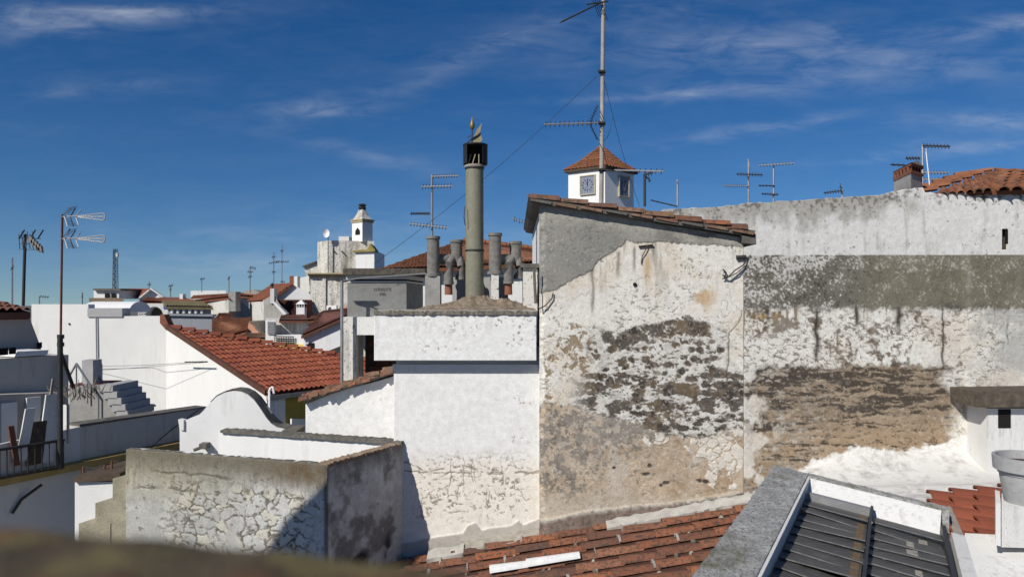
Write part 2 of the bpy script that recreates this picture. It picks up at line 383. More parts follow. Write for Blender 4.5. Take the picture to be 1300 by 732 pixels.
def sheet_roof(name, c, nc, nr, mat, parent, hgt=.05, thick=.1):
    """a tiled slope too far away to pick the tiles apart: real rolls and courses in one mesh"""
    c = [Vector(p) for p in c]; n = (c[3] - c[0]).cross(c[1] - c[0]).normalized()
    if n.z < 0: n = -n
    K = 6; v = []; f = []; nx = nc * K + 1
    for j in range(nr):
        for e in (0, 1):
            for i in range(nx):
                s = i / (nx - 1); p = bil(c, s, (j + e) / nr); h = hgt * abs(math.sin(math.pi * i / K)) + (.0 if e == 0 else hgt * .5)
                v.append(p + n * h)
    for r_ in range(2 * nr - 1):
        for i in range(nx - 1): f.append((r_ * nx + i, r_ * nx + i + 1, (r_ + 1) * nx + i + 1, (r_ + 1) * nx + i))
    mb = MB(); mb.add(v, f); mb.prism([p - n * .003 for p in c], -n * thick); return part(name, mb, mat, parent)

# ------------------------------------------------------------------ ground
g = MB(); g.add([(-3000, -3000, 0), (3000, -3000, 0), (3000, 3000, 0), (-3000, 3000, 0)], [(0, 1, 2, 3)])
tag(part('ground', g, M_ground), 'grey street level far below the roofs', None, kind='structure')

YW = 8.5
# ------------------------------------------------------------------ weathered wall faces
WHITE = np.array([.74, .715, .655]); TAN = np.array([.50, .395, .285]); DK = np.array([.060, .050, .042]); BRN = np.array([.175, .135, .10]); GRY = np.array([.27, .262, .238])
def face_house(X, Y):
    wx = X + 7 * (fbm(X, Y, 14, 4, 3) - .5); wy = Y + 7 * (fbm(X, Y, 14, 4, 9) - .5)
    n1 = fbm(X, Y, 60, 5, 11); n2 = fbm(X, Y, 13, 5, 21); n3 = fbm(X, Y, 4, 3, 31)
    c = np.ones(X.shape + (3,)) * WHITE; d = np.zeros(X.shape)
    c = c * (.90 + .2 * n2)[..., None]
    c = mixc(c, (.60, .50, .37), ss(.52, .72, n1) * .55)
    c = mixc(c, (.50, .33, .16), np.clip(blob(X, Y, 893, 372, 16, 22) * ss(.4, .7, n2) + .8 * blob(X, Y, 822, 338, 5, 24) + .5 * blob(X, Y, 850, 340, 30, 15) * n2, 0, .8))
    # rain streaks below the bare cement
    stx = fbm(X, Y, 7, 4, 41, .6, 60)
    c = mixc(c, (.25, .22, .18), ss(.60, .78, stx) * ss(400, 320, Y) * .55)
    for (sx, y0, y1) in ((753, 340, 398), (786, 318, 352), (805, 312, 345), (828, 312, 330)):
        c = mixc(c, (.16, .13, .10), np.exp(-((wx - sx) / 2.2) ** 2) * ss(y0 - 2, y0 + 4, Y) * ss(y1 + 8, y1 - 12, Y) * .75)
    # flecks and hairlines in the limewash
    fz = ss(.40, .62, fbm(X, Y, 34, 4, 51) + .05); k = np.clip(flecks(wx, wy, 5, 53, 1.15, 3) * fz + .8 * flecks(wx, wy, 3.2, 55, 1.5, 4) * fz + cracks(wx, wy, 26, 57, .8) * ss(.45, .55, fbm(X, Y, 22, 3, 59)) * .7, 0, 1)
    c = mixc(c, (.20, .17, .13), k * .72); d -= k * .004
    # lower left shift: grey-tan bare render below the flaked limewash
    yb = pl([(680, 517), (700, 512), (722, 514), (748, 521), (775, 530), (800, 534), (826, 546), (850, 552), (880, 556), (910, 552), (950, 545)], X) + 9 * (n2 - .5) + 5 * (n3 - .5)
    low = ss(-3, 3, Y - yb + 16 * (fbm(X, Y, 7, 5, 92, .7) - .5))
    tan = np.ones(X.shape + (3,)) * TAN * (.72 + .55 * n2)[..., None]
    tan = mixc(tan, (.55, .49, .41), ss(.50, .66, fbm(X, Y, 34, 5, 71)) * .75)
    tan = mixc(tan, (.36, .24, .14), ss(.55, .7, fbm(X, Y, 22, 5, 72)) * .6)
    grl = np.clip(1.25 * blob(X, Y, 742, 548, 58, 38) + .9 * blob(X, Y, 715, 585, 35, 40) + .7 * blob(X, Y, 805, 548, 40, 18), 0, 1)
    gz = fbm(wx, wy, 7, 5, 81, .65); gz = (gz - gz.mean()) / gz.std(); tan = mixc(tan, (.13, .12, .105), ss(-.1, .7, gz - .75 + 1.25 * grl) * ss(.08, .4, grl) * .85); tan = mixc(tan, (.40, .37, .33), grl * .35)
    tan = mixc(tan, (.12, .095, .07), np.clip(flecks(wx, wy, 5, 78, 1.3) + cracks(wx, wy, 30, 79, .7) * ss(.45, .6, n2), 0, 1) * .6); tan = mixc(tan, (.60, .55, .47), flecks(wx, wy, 4, 76, 1.2) * .5)
    tan = mixc(tan, (.52, .48, .41), ss(615, 650, Y + 18 * (n2 - .5)) * .55)
    for (hx, hy, w) in ((820, 602, 7), (845, 613, 6), (888, 610, 5), (897, 610, 5), (781, 594, 3), (826, 590, 3), (838, 616, 3)):
        h = ss(1.2, .5, np.hypot((wx - hx) / w, (wy - hy) / 2.4)); tan = mixc(tan, (.035, .028, .022), h); d -= h * .012
    flake = np.clip(1.3 * blob(X, Y, 922, 578, 24, 28) + .6 * blob(X, Y, 895, 560, 25, 14) + .8 * blob(X, Y, 838, 557, 14, 8), 0, 1)
    fk1, fk2, fid = worley(wx + 4 * n3, wy + 4 * n3, 13, 15); fl = ((fk2 - fk1) > .07) * (fid * .9 + .05 < flake)
    tan = mixc(tan, (.74, .70, .62), fl * .95)
    c = c * (1 - low[..., None]) + tan * low[..., None]; d -= low * .008 - low * fl * .007 - low * .004 * (n2 - .5)
    edge = np.exp(-((Y - yb + .5) / 1.1) ** 2); c = mixc(c, (.10, .08, .06), edge * .7 * ss(.35, .6, fbm(X, Y, 20, 3, 91)))
    # mouldy eroded courses
    reg = ss(712, 752, wx) * ss(0, -22, X + 34 * (fbm(X, Y, 26, 4, 36) - .5) - 932 - 44 * ss(462, 488, Y)) * ss(404, 412, Y + 6 * (n2 - .5)) * (1 - .9 * low)
    topb = pl([(725, 418), (745, 414), (765, 415), (785, 423), (800, 417), (825, 410), (850, 407), (875, 403), (895, 407), (905, 412), (930, 420)], X)
    reg = reg * ss(-3, 2, Y - topb)
    row = .5 + .5 * np.cos(2 * math.pi * (wy - 412 + 3 * (n1 - .5)) / 11)
    bb = fbm(wx, wy, 15, 5, 33, .62, 7); bb = (bb - bb.mean()) / bb.std() + .9 * (row - .5)
    dens = pl([(404, -2), (466, -1.6), (476, -.2), (490, .15), (515, .15), (535, -.3)], Y) - 1.0 * ss(815, 730, X) + .55 * blob(X, Y, 880, 495, 50, 26) + 1.6 * blob(X, Y, 902, 453, 9, 11)
    moss = reg * ss(-.28, .40, bb + dens + .16)
    fz = fbm(wx, wy, 6, 4, 37, .65); tb1 = np.exp(-(np.abs(Y - topb - 11 - 3 * (n1 - .5)) / pl([(740, 7), (765, 9), (800, 11), (830, 11), (880, 12), (905, 9)], X)) ** 4) * ss(748, 768, X) * ss(910, 900, X); fzs = (fz - fz.mean()) / fz.std(); moss = np.maximum(moss, ss(.30, .62, tb1 * .85 + .26 * fzs) * ss(.02, .25, tb1))
    g1, g2, gid = worley(wx + 5 * (n3 - .5), wy + 4 * (n3 - .5), 15, 34, 10.5); spot = ss(.06, -.06, g1 - .14 - .36 * gid) * (gid > .22) * ss(722, 750, X) * ss(428, 436, Y) * ss(.30, .42, fbm(X, Y, 22, 3, 40) + .06); moss = np.maximum(moss, spot * reg)
    sml = flecks(wx, wy, 4.5, 35, .9, 3.2) * reg * ss(742, 790, X); moss = np.maximum(moss, sml * .9)
    mc = np.ones(X.shape + (3,)) * DK; mc = mixc(mc, BRN, ss(.42, .66, fbm(X, Y, 6, 4, 101)) * .6); mc = mixc(mc, (.36, .335, .30), flecks(X, Y, 3, 102, .9) * .55); mc = mixc(mc, (.135, .12, .105), ss(.45, .6, n2) * .5); mc = mixc(mc, (.22, .165, .10), ss(.52, .72, fbm(X, Y, 16, 4, 103)) * .55)
    c = mixc(c, (.44, .42, .385), reg * ss(-1.6, .2, bb + dens) * ss(.35, .6, n3) * .55); white_in = reg * (1 - moss); c = mixc(c, (.60, .585, .55), white_in * .6); c = mixc(c, (.42, .40, .37), white_in * flecks(X, Y, 6, 38, .6) * .6)
    c = c * (1 - moss[..., None]) + mc * moss[..., None]; d -= moss * .006
    # brown traces left of the mould
    br = np.clip(blob(X, Y, 722, 432, 22, 12) + blob(X, Y, 740, 418, 15, 8) + .9 * blob(X, Y, 697, 480, 6, 40) + .6 * blob(X, Y, 735, 465, 20, 20) + .7 * blob(X, Y, 715, 448, 12, 14), 0, 1)
    bz = fbm(wx, wy, 8, 5, 39, .68); bz = (bz - bz.mean()) / bz.std(); bm = ss(.5, 1.1, bz + 1.0 * br - .25) * ss(.08, .4, br); c = mixc(c, (.24, .17, .09), bm * .85); d -= bm * .006
    # right strip with fine cracks
    cx = 925 + 3 * (fbm(Y * 0, Y, 9, 3, 5) - .5) * 2 + ss(430, 395, Y) * 18
    crk = np.exp(-((X - cx) / .8) ** 2) * ss(385, 400, Y) * ss(500, 480, Y); c = mixc(c, (.09, .07, .05), crk * .9); d -= crk * .008
    # bare cement band along the roof slope
    gb = pl([(680, 374), (687, 372), (708, 366), (728, 354), (752, 343), (759, 331), (779, 319), (795, 305), (810, 309), (831, 307), (851, 308), (899, 310), (933, 313), (950, 316)], X) + 5 * (n2 - .5) + 4 * (n3 - .5)
    up = ss(1, -1, Y - gb); gc = np.ones(X.shape + (3,)) * GRY * (.80 + .42 * fbm(X, Y, 30, 5, 111))[..., None]
    gc = mixc(gc, (.46, .44, .39), np.clip(ss(285, 258, Y - (X - 686) * .17) * .8 + blob(X, Y, 705, 300, 20, 40) * .3, 0, 1) * (.4 + .6 * n2))
    gc = mixc(gc, (.13, .125, .11), ss(.50, .68, fbm(X, Y, 20, 5, 113)) * ss(780, 860, X) * .55)
    gc = mixc(gc, (.14, .13, .12), flecks(X, Y, 3.5, 115, 1.4) * .5); gc = mixc(gc, (.5, .48, .44), flecks(X, Y, 5, 116, 1.9) * .5)
    c = c * (1 - up[..., None]) + gc * up[..., None]; d += up * .012
    # plinth
    pb = pl([(680, 662), (745, 648), (820, 640), (880, 634), (950, 622)], X) + 3 * (n2 - .5); pm = ss(-1, 1, Y - pb)
    pc = np.ones(X.shape + (3,)) * np.array([.215, .165, .135]) * (.6 + .8 * n2)[..., None]; pc = mixc(pc, (.46, .43, .38), ss(6, 1, Y - pb + 5 * (n2 - .5)) * .8)
    pc = mixc(pc, (.09, .07, .06), ss(.5, .65, n3) * .5)
    c = c * (1 - pm[..., None]) + pc * pm[..., None]; d += pm * .035 + ss(0, 30, Y - pb) * .02
    d += .006 * (fbm(X, Y, 40, 4, 121) - .5) + .0035 * (n3 - .5)
    d = d * ss(944, 930, X)
    d -= ss(692, 686, X + 3 * (fbm(Y * 0, Y, 12, 4, 7) - .5) * 4) * .03
    return c, d
def face_terrace(X, Y):
    wx = X + 8 * (fbm(X, Y, 15, 4, 203) - .5); wy = Y + 6 * (fbm(X, Y, 15, 4, 209) - .5)
    n1 = fbm(X, Y, 70, 5, 211); n2 = fbm(X, Y, 13, 5, 221); n3 = fbm(X, Y, 4, 3, 231)
    c = np.ones(X.shape + (3,)) * np.array([.72, .70, .65]) * (.86 + .26 * n2)[..., None]; d = np.zeros(X.shape)
    c = mixc(c, (.50, .40, .28), ss(.5, .75, n1) * .35)
    # lower masonry courses laid bare
    left = ss(938, 962, wx); et = 464 + 9 * (fbm(X, Y, 12, 5, 238) - .5); eb = pl([(930, 640), (1000, 610), (1030, 588), (1060, 575), (1100, 567), (1150, 572), (1200, 562), (1222, 555), (1240, 550)], X) + 12 * (n2 - .5)
    fe = fbm(X, Y, 8, 5, 237, .72) - .5; er = ss(-3, 3, Y - et + 18 * fe) * ss(4, -4, Y - eb + 26 * fe) * ss(1222, 1196, X + 60 * (fbm(X, Y, 30, 5, 239) - .5))
    holes = ss(1005, 950, X) * ss(.44, .58, fbm(X, Y, 17, 4, 241)) + .8 * blob(X, Y, 965, 555, 30, 25) * ss(.4, .6, n2); er = er * (1 - np.clip(holes, 0, 1) * .9)
    row = .5 + .5 * np.cos(2 * math.pi * (wy - 470) / 9.5); f1, f2, idv = worley(wx, wy, 15, 243, 9)
    ec = np.ones(X.shape + (3,)) * np.array([.285, .222, .16]) * (.6 + .85 * n2)[..., None]
    ec = mixc(ec, (.36, .26, .165), ss(520, 560, Y + 40 * (n1 - .5)) * .8); ec = mixc(ec, (.30, .28, .25), ss(.45, .62, fbm(X, Y, 9, 4, 245)) * .6 * ss(1080, 980, X))
    rb = fbm(wx, wy, 30, 6, 247, .70, 5); rb = (rb - rb.mean()) / rb.std() + .8 * (row - .5)
    dm = ss(-.1, .5, rb + .10 + .8 * blob(X, Y, 1010, 484, 120, 24) - .9 * ss(505, 555, Y) - .35 * ss(1080, 1180, X)); ec = mixc(ec, (.058, .049, .041), dm * .92)
    ec = mixc(ec, (.48, .45, .40), flecks(wx, wy, 7, 248, 1.0, 4) * ss(1130, 960, X) * .75); ec = mixc(ec, (.42, .34, .25), flecks(wx, wy, 5, 249, 1.1, 3) * .6); ec = mixc(ec, (.10, .08, .06), flecks(wx, wy, 4, 250, 1.2, 2.6) * .7)
    c = c * (1 - er[..., None]) + ec * er[..., None]; d -= er * (.008 + .004 * row + .003 * dm)
    zz = ss(392, 400, Y) * (1 - er) * ss(600, 520, Y); fz = ss(.36, .58, fbm(X, Y, 30, 4, 253) + .22 * blob(X, Y, 985, 450, 60, 20) + .03)
    k = np.clip(flecks(wx, wy, 6, 251, .95, 3.2) * fz + flecks(wx, wy, 3, 252, 1.3) * fz * .8 + cracks(wx, wy, 24, 255, .8, 14) * fz * .8, 0, 1) * zz
    c = mixc(c, (.15, .12, .09), k * .8); d -= k * .004
    # mould spots
    mz = fbm(wx, wy, 7, 5, 262, .7); mz = (mz - mz.mean()) / mz.std()
    for (sx, sy, rx, ry, k) in ((988, 413, 24, 12, 1), (965, 400, 14, 12, .6), (1108, 432, 16, 16, .8), (1163, 405, 18, 10, .6), (1075, 440, 22, 18, .45), (1210, 470, 10, 12, .5), (1037, 405, 7, 14, .7), (1140, 450, 16, 14, .4)):
        b_ = ss(.30, .95, blob(X, Y, sx, sy, rx * 1.25, ry * 1.25) * k + .38 * mz) * ss(.03, .35, blob(X, Y, sx, sy, rx * 1.5, ry * 1.5)); c = mixc(c, (.13, .095, .065), b_ * .8)
    # drips from the band above
    dr = fbm(X, Y, 5, 4, 261, .6, 90); ln = 390 + 60 * ss(.5, .8, fbm(X, Y * 0, 9, 4, 263)); c = mixc(c, (.17, .125, .08), ss(.46, .62, dr) * ss(ln + 8, ln - 14, Y) * .85)
    for (sx, y1, w) in ((1037, 462, 3.4), (1088, 420, 3), (1140, 420, 5), (1197, 470, 1.4), (1279, 440, 1.6), (1260, 415, 1.2), (975, 408, 3)):
        s_ = np.exp(-((wx - sx) / w) ** 2) * ss(y1 + 6, y1 - 14, Y + 10 * (n2 - .5)) * ss(384, 392, Y); c = mixc(c, (.055, .042, .032), s_ * ss(.25, .45, n2 + .15) * .97)
    c = mixc(c, (.46, .27, .08), blob(X, Y, 975, 398, 16, 8) * ss(.45, .6, n2) * .7)
    # grey pebble-dashed upper band
    gb = 391 + 5 * (n2 - .5) + 5 * ss(950, 1100, X) * (n1 - .3); up = ss(4, -4, Y - gb + 16 * (fbm(X, Y, 6, 5, 270, .7) - .5)); gc = np.ones(X.shape + (3,)) * np.array([.165, .155, .13]) * (.75 + .5 * fbm(X, Y, 45, 4, 274))[..., None] * (.7 + .6 * n2)[..., None]
    sp = .5 + .085 * (.7 * wn(X.shape, 271, 1) + .6 * wn(X.shape, 272, 3) + .5 * (n2 - .5) / .12); lw = ss(1120, 960, X) * .10 + .06 * ss(360, 330, Y); gc = mixc(gc, (.58, .57, .54), ss(.60 - lw, .70 - lw, sp) * .85)
    gc = mixc(gc, (.05, .046, .04), ss(.40 - .0, .30, sp) * .8); gc = mixc(gc, (.20, .18, .125), ss(1060, 1130, X) * .5); gc = mixc(gc, (.055, .05, .045), ss(.5, .7, fbm(X, Y, 30, 4, 273)) * ss(378, 392, Y) * .7)
    gc = mixc(gc, (.27, .25, .21), np.exp(-((X - 1228 - 4 * (n2 - .5)) / 2.5) ** 2) * .5 * ss(.35, .6, n2 + .1))
    c = c * (1 - up[..., None]) + gc * up[..., None]; d += up * (.012 + .012 * np.clip(sp - .5, -.2, .2))
    # shoulder where the next bay stands proud
    d += ss(1218, 1234, X) * .018; right = ss(1224, 1232, X) * ss(-1, 1, Y - gb)
    c = mixc(c, (.44, .43, .40), right * ss(.42, .62, fbm(X, Y, 28, 5, 281) + .2 * blob(X, Y, 1270, 455, 40, 30)) * .85); c = mixc(c, (.74, .71, .65), ss(1219, 1226, X) * ss(1240, 1232, X) * ss(470, 490, Y) * .7)
    c = mixc(c, (.25, .17, .09), np.exp(-((X - 1222) / 5) ** 2) * ss(.45, .6, n2) * ss(470, 500, Y) * ss(560, 540, Y) * .8)
    # clean white base
    ba = ss(-2, 2, Y - eb) * ss(1000, 1040, X) ; c = mixc(c, (.78, .765, .73), ba * .85)
    d += ss(0, 60, Y - eb) ** 2 * .10 * ss(1000, 1040, X)
    d += .008 * (fbm(X, Y, 45, 4, 291) - .5) + .004 * (n3 - .5); d = d * ss(943, 960, X); return c, d
def face_backwhite(X, Y):
    n1 = fbm(X, Y, 60, 5, 311); n2 = fbm(X, Y, 12, 5, 321); n3 = fbm(X, Y, 3.2, 3, 331); st = fbm(X, Y, 9, 5, 341, .6, 70)
    c = np.ones(X.shape + (3,)) * np.array([.70, .69, .67]) * (.88 + .22 * n2)[..., None]; d = .012 * (n1 - .5) + .004 * (n3 - .5)
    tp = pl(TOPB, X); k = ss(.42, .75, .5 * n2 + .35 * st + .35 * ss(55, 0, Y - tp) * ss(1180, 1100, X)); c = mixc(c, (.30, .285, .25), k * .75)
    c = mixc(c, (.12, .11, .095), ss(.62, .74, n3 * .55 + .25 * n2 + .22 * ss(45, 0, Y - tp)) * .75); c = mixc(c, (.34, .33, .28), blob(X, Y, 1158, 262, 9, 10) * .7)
    c = mixc(c, (.13, .12, .10), flecks(X, Y, 3.6, 345, 1.75) * ss(.35, .55, n2) * .8); c = mixc(c, (.34, .33, .30), ss(.55, .75, st) * .35); return c, d
TOPB = [(840, 266), (900, 263), (950, 258), (1000, 255), (1060, 251), (1120, 247), (1133, 243), (1150, 240), (1172, 238), (1174, 243), (1190, 246), (1240, 243), (1300, 239), (1500, 236)]
def face_chimney(X, Y):
    wx = X + 6 * (fbm(X, Y, 14, 4, 403) - .5); wy = Y + 6 * (fbm(X, Y, 14, 4, 409) - .5); n1 = fbm(X, Y, 50, 4, 411); n2 = fbm(X, Y, 12, 5, 421); n3 = fbm(X, Y, 3.5, 3, 431)
    c = np.ones(X.shape + (3,)) * np.array([.76, .755, .74]) * (.95 + .08 * n2)[..., None]; d = .003 * (n1 - .5) + .001 * (n2 - .5)
    c = mixc(c, (.70, .68, .64), np.exp(-((X - 504 - 2 * n2) / 1.3) ** 2) * .4)
    lo = ss(565, 600, Y + 16 * (n1 - .5)); c = mixc(c, (.745, .69, .60), lo * .75)
    den = lo * ss(515, 540, X) * ss(684, 660, X) * ss(676, 640, Y)
    vc = np.clip(cracks(wx, wy, 17, 441, .8, 60) + .8 * cracks(wx, wy, 40, 443, .8, 14) * ss(615, 600, Y), 0, 1); cr = vc * den * ss(.42, .56, fbm(X, Y, 20, 3, 444) + .04); cr2 = flecks(wx, wy, 7, 445, 1.15, 3.2) * den * ss(.42, .55, fbm(X, Y, 22, 3, 447) + .10 * blob(X, Y, 560, 590, 40, 10))
    for pts in ([(512, 597), (540, 598), (565, 594), (590, 592), (610, 597), (630, 603), (650, 599), (684, 598)], [(518, 586), (545, 599), (575, 600)]):
        cr = np.maximum(cr, np.exp(-((wy - pl(pts, X)) / .9) ** 2) * ss(.3, .45, n2))
    pit = flecks(wx, wy, 3.6, 449, .9) * np.clip(den * ss(.47, .56, n2 + .04) + .9 * blob(X, Y, 655, 510, 22, 8) * ss(.45, .55, n2) + .8 * blob(X, Y, 600, 412, 70, 16) * ss(.46, .56, n2) + .8 * blob(X, Y, 560, 442, 40, 6) * ss(.5, .58, n2) + blob(X, Y, 655, 420, 30, 26) * ss(.45, .55, n2) + .7 * blob(X, Y, 560, 583, 28, 6) + .6 * blob(X, Y, 483, 510, 6, 5) + .8 * blob(X, Y, 658, 555, 22, 10) * ss(.45, .55, n2), 0, 1)
    k = np.clip(cr + cr2 * .8 + pit * .9, 0, 1); c = mixc(c, (.17, .125, .085), k * .85); d -= k * .006
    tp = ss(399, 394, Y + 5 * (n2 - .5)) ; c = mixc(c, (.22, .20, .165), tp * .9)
    st = fbm(X, Y, 6, 4, 451, .6, 60); c = mixc(c, (.45, .42, .37), ss(.56, .75, st) * ss(440, 395, Y) * .45)
    bt = pl([(500, 690), (560, 680), (588, 676), (594, 666), (603, 662), (611, 672), (650, 666), (658, 659), (664, 666), (690, 655)], X); b_ = ss(-1, 1, Y - bt + 3 * (n2 - .5)); c = mixc(c, (.40, .37, .33), b_ * .9); d += b_ * .012
    return c, d
def face_cistern(S, T):
    X, Y = S * 105, T * 105; wx = X + 15 * (fbm(X, Y, 14, 5, 503) - .5); wy = Y + 14 * (fbm(X, Y, 14, 5, 509) - .5)
    n1 = fbm(X, Y, 50, 5, 511); n2 = fbm(X, Y, 12, 5, 521); n3 = fbm(X, Y, 3.5, 3, 531); st = fbm(X, Y, 7, 5, 541, .6, 40)
    L_ = X.max(); c = np.ones(X.shape + (3,)) * np.array([.43, .425, .40]) * (.72 + .5 * n2)[..., None]; d = .014 * (n1 - .5) + .006 * (n2 - .5)
    c = mixc(c, (.40, .36, .25), ss(.75, .15, X / L_) * ss(70, 30, Y) * (.3 + .7 * st)); c = mixc(c, (.58, .575, .56), ss(.45, .8, X / L_) * ss(22, 40, Y + 20 * (n2 - .5)) * .7)
    f1, f2, idv = worley(wx, wy, 17, 543, 13); zone = ss(.14, .34, X / L_) * ss(1.0, .86, X / L_) * ss(24, 40, Y) * ss(.26, .40, fbm(X, Y, 40, 3, 545) + .10)
    c = mixc(c, (.57, .53, .42), (idv > .72) * zone * .5); ck = ss(.11, .03, (f2 - f1) * (.35 + 1.3 * n2)) * zone * ss(.34, .46, fbm(X, Y, 9, 4, 546, .6)); ck = np.maximum(ck, flecks(wx, wy, 9, 548, 1.3, 4) * zone * .8)
    h1 = np.exp(-((wy - 24) / 1.3) ** 2) * ss(.1, .2, X / L_) * ss(.6, .5, X / L_) + np.exp(-((wy - 44) / 1.5) ** 2) * ss(.02, .1, X / L_) * ss(.5, .3, X / L_) * ss(.3, .5, n2); ck = np.clip(ck + h1 * .9, 0, 1)
    wide = ss(.20, .06, f2 - f1) * zone * ss(.50, .66, n2); ck = np.maximum(ck, wide)
    c = mixc(c, (.085, .07, .055), ck * .88); d -= ck * .012; d += (1 - ck) * zone * .003 * idv
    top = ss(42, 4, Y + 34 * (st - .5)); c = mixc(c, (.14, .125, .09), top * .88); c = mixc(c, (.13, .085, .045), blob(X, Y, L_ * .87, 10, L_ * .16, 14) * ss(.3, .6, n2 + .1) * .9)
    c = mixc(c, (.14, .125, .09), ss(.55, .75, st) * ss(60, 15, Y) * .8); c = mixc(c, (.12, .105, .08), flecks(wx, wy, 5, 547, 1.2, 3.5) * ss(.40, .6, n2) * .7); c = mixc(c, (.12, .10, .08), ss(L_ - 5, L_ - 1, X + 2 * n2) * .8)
    return c, d
def face_cistern_side(S, T):
    X, Y = S * 105, T * 105; n1 = fbm(X, Y, 40, 5, 611); n2 = fbm(X, Y, 12, 5, 621); n3 = fbm(X, Y, 4, 3, 631); st = fbm(X, Y, 8, 5, 641, .6, 45)
    c = np.ones(X.shape + (3,)) * np.array([.66, .645, .61]) * (.7 + .55 * n2)[..., None]; d = .015 * (n1 - .5) + .008 * (n2 - .5) + .003 * n3
    c = mixc(c, (.14, .12, .09), ss(30, 2, Y + 24 * (st - .5)) * .75); c = mixc(c, (.17, .16, .145), ss(.42, .64, fbm(X, Y, 26, 5, 643) + .16 * ss(30, 110, Y) - .05) * .8)
    c = mixc(c, (.035, .03, .026), np.clip(1.4 * blob(X, Y, 52, 122, 16, 9) * (.4 + n2) + 1.1 * blob(X, Y, 105, 128, 9, 26) * ss(.3, .55, n2), 0, .95)); c = mixc(c, (.56, .55, .53), ss(.58, .72, fbm(X, Y, 14, 5, 645)) * .5); c = mixc(c, (.09, .08, .06), ss(6, 1, X + 3 * n2) * .8); return c, d

# ------------------------------------------------------------------ shed-roofed house (the flaking gable wall)
def poly_body(mb, pts_px, d, back, drop=True):
    a = [P(x, y, d) for x, y in pts_px]
    return mb.prism(a, (0, back, 0))
house = thing('gable_house', 'tall flaking house wall with dark mould courses and grey cement top', 'house', (PX(815, YW), YW, 0))
frontal('wall', 685, 944, lambda x: 258 + (x - 686) * (302 - 258) / 257, lambda x: 700 - (x - 686) * .17, YW, face_house, house, 0.9)
mb = MB(); mb.prism([(PX(687, YW), YW + .055, 0), (PX(942.5, YW), YW + .055, 0), (PX(942.5, YW), YW + .055, PZ(300, YW)), (PX(687, YW), YW + .055, PZ(257, YW))], (0, 3.6, 0)); part('masonry', mb, M_white2, house)
rv = [P(671, 248, YW - .10), P(959, 291, YW - .10)]
n_up = Vector((rv[1].z - rv[0].z, 0, -(rv[1].x - rv[0].x))).normalized() * -1
mb = MB(); mb.prism([rv[0] - n_up * .015, rv[1] - n_up * .015, rv[1] - n_up * .085, rv[0] + Vector((.06, 0, 0)) - n_up * .085], (0, 3.6, 0)); part('roof_deck', mb, M_cement_d, house)
for j in range(9):   # mortar and slipped under-tiles seen along the verge
    a = rv[0].lerp(rv[1], j / 9 + .01); b = rv[0].lerp(rv[1], (j + .93) / 9)
    mb = MB(); k = rnd.uniform(.0, .012); mb.prism([a - n_up * (.03 + k), b - n_up * (.03 + k), b - n_up * (.062 + k * 1.5), a - n_up * (.055 + k)], (0, -rnd.uniform(.015, .035), 0)); part('under_tile', mb, T_brown if j % 3 else M_cement_d, house)
for cI in range(5):
    for j in range(8):
        a = rv[0].lerp(rv[1], j / 8) + Vector((0, cI * .24 + .07 + rnd.uniform(-.012, .012), 0)) - n_up * (.018 + rnd.uniform(0, .012)); b = rv[0].lerp(rv[1], (j + 1.1) / 8 if j < 7 else .965) + Vector((0, cI * .24 + .07 + rnd.uniform(-.02, .02), 0)) + n_up * rnd.uniform(.012, .03)
        place_tile(a, b, Vector((0, .2, 0)), n_up, .068, T_brown if j < 5 else T_old, house)
mb = MB(); mb.prism([P(941, 293, YW - .1), P(960, 297, YW - .1), P(960, 310, YW - .1), P(944, 308, YW - .1)], (0, .5, 0)); part('eave_block', mb, M_cement_d, house)
mb = MB(); mb.tube(P(806, 361, YW - .012), P(806, 361, YW + .02), .024, 14); part('pipe_hole', mb, M_dark, house)
mb = MB(); mb.path([P(822, 312, YW - .03), P(818, 320, YW - .03), P(815, 326, YW - .02), P(814, 335, YW - .015)], .006); part('hook', mb, M_rust, house)
mb = MB(); mb.tube(P(811, 313, YW - .02), P(829, 311, YW - .02), .012, 6); part('bracket', mb, M_iron, house)
mb = MB(); mb.path([P(917, 349, YW - .03), P(924, 352, YW - .05), P(933, 343, YW - .06), P(944, 336, YW - .04), P(950, 326, YW - .02)], .008); mb.path([P(917, 354, YW - .03), P(926, 351, YW - .05), P(936, 346, YW - .05), P(946, 337, YW - .03)], .006)
mb.path([P(918, 342, YW - .03), P(922, 346, YW - .03), P(919, 354, YW - .03)], .009); mb.tube(P(935, 327, YW - .02), P(947, 326, YW - .02), .025, 8); part('cable_bundle', mb, M_iron, house)
mb = MB(); mb.path([P(684, 345, YW - .04), P(682, 380, YW - .06), P(684, 392, YW - .05), P(692, 388, YW - .04), P(701, 378, YW - .03), P(702, 372, YW - .02)], .008); part('cable', mb, M_iron, house)

# ------------------------------------------------------------------ terrace wall right of it and the white building behind
tw = thing('terrace_wall', 'long wall with grey pebble-dashed band over bare brown masonry courses', 'wall', (PX(1200, YW), YW + .03, 0))
frontal('wall_face', 943.2, 1480, 323.5, 645, YW + .001, face_terrace, tw, 1.0)
mb = MB(); mb.box(PX(943, 8.6), PX(1478, 8.6), YW + .09, YW + .35, 0, PZ(324.5, YW)); part('masonry', mb, M_cement, tw)
YB = 10.2
bw = thing('white_building', 'long white speckled wall with one narrow slit opening under the tiled hip', 'building', (PX(1150, YB), YB, 0))
frontal('wall_face', 842, 1480, lambda x: pl(TOPB, x) + 2.5 * (fbm(x, x * 0, 7, 4, 5) - .5), 345, YB, face_backwhite, bw, 1.1, .22, lambda X, Y: (X > 1272) & (X < 1279.5) & (Y > 290) & (Y < 316.5))
mb = MB(); mb.box(PX(842, YB), PX(1480, YB), YB + .2, YB + 3.5, 0, PZ(268, YB)); part('masonry', mb, M_white2, bw)
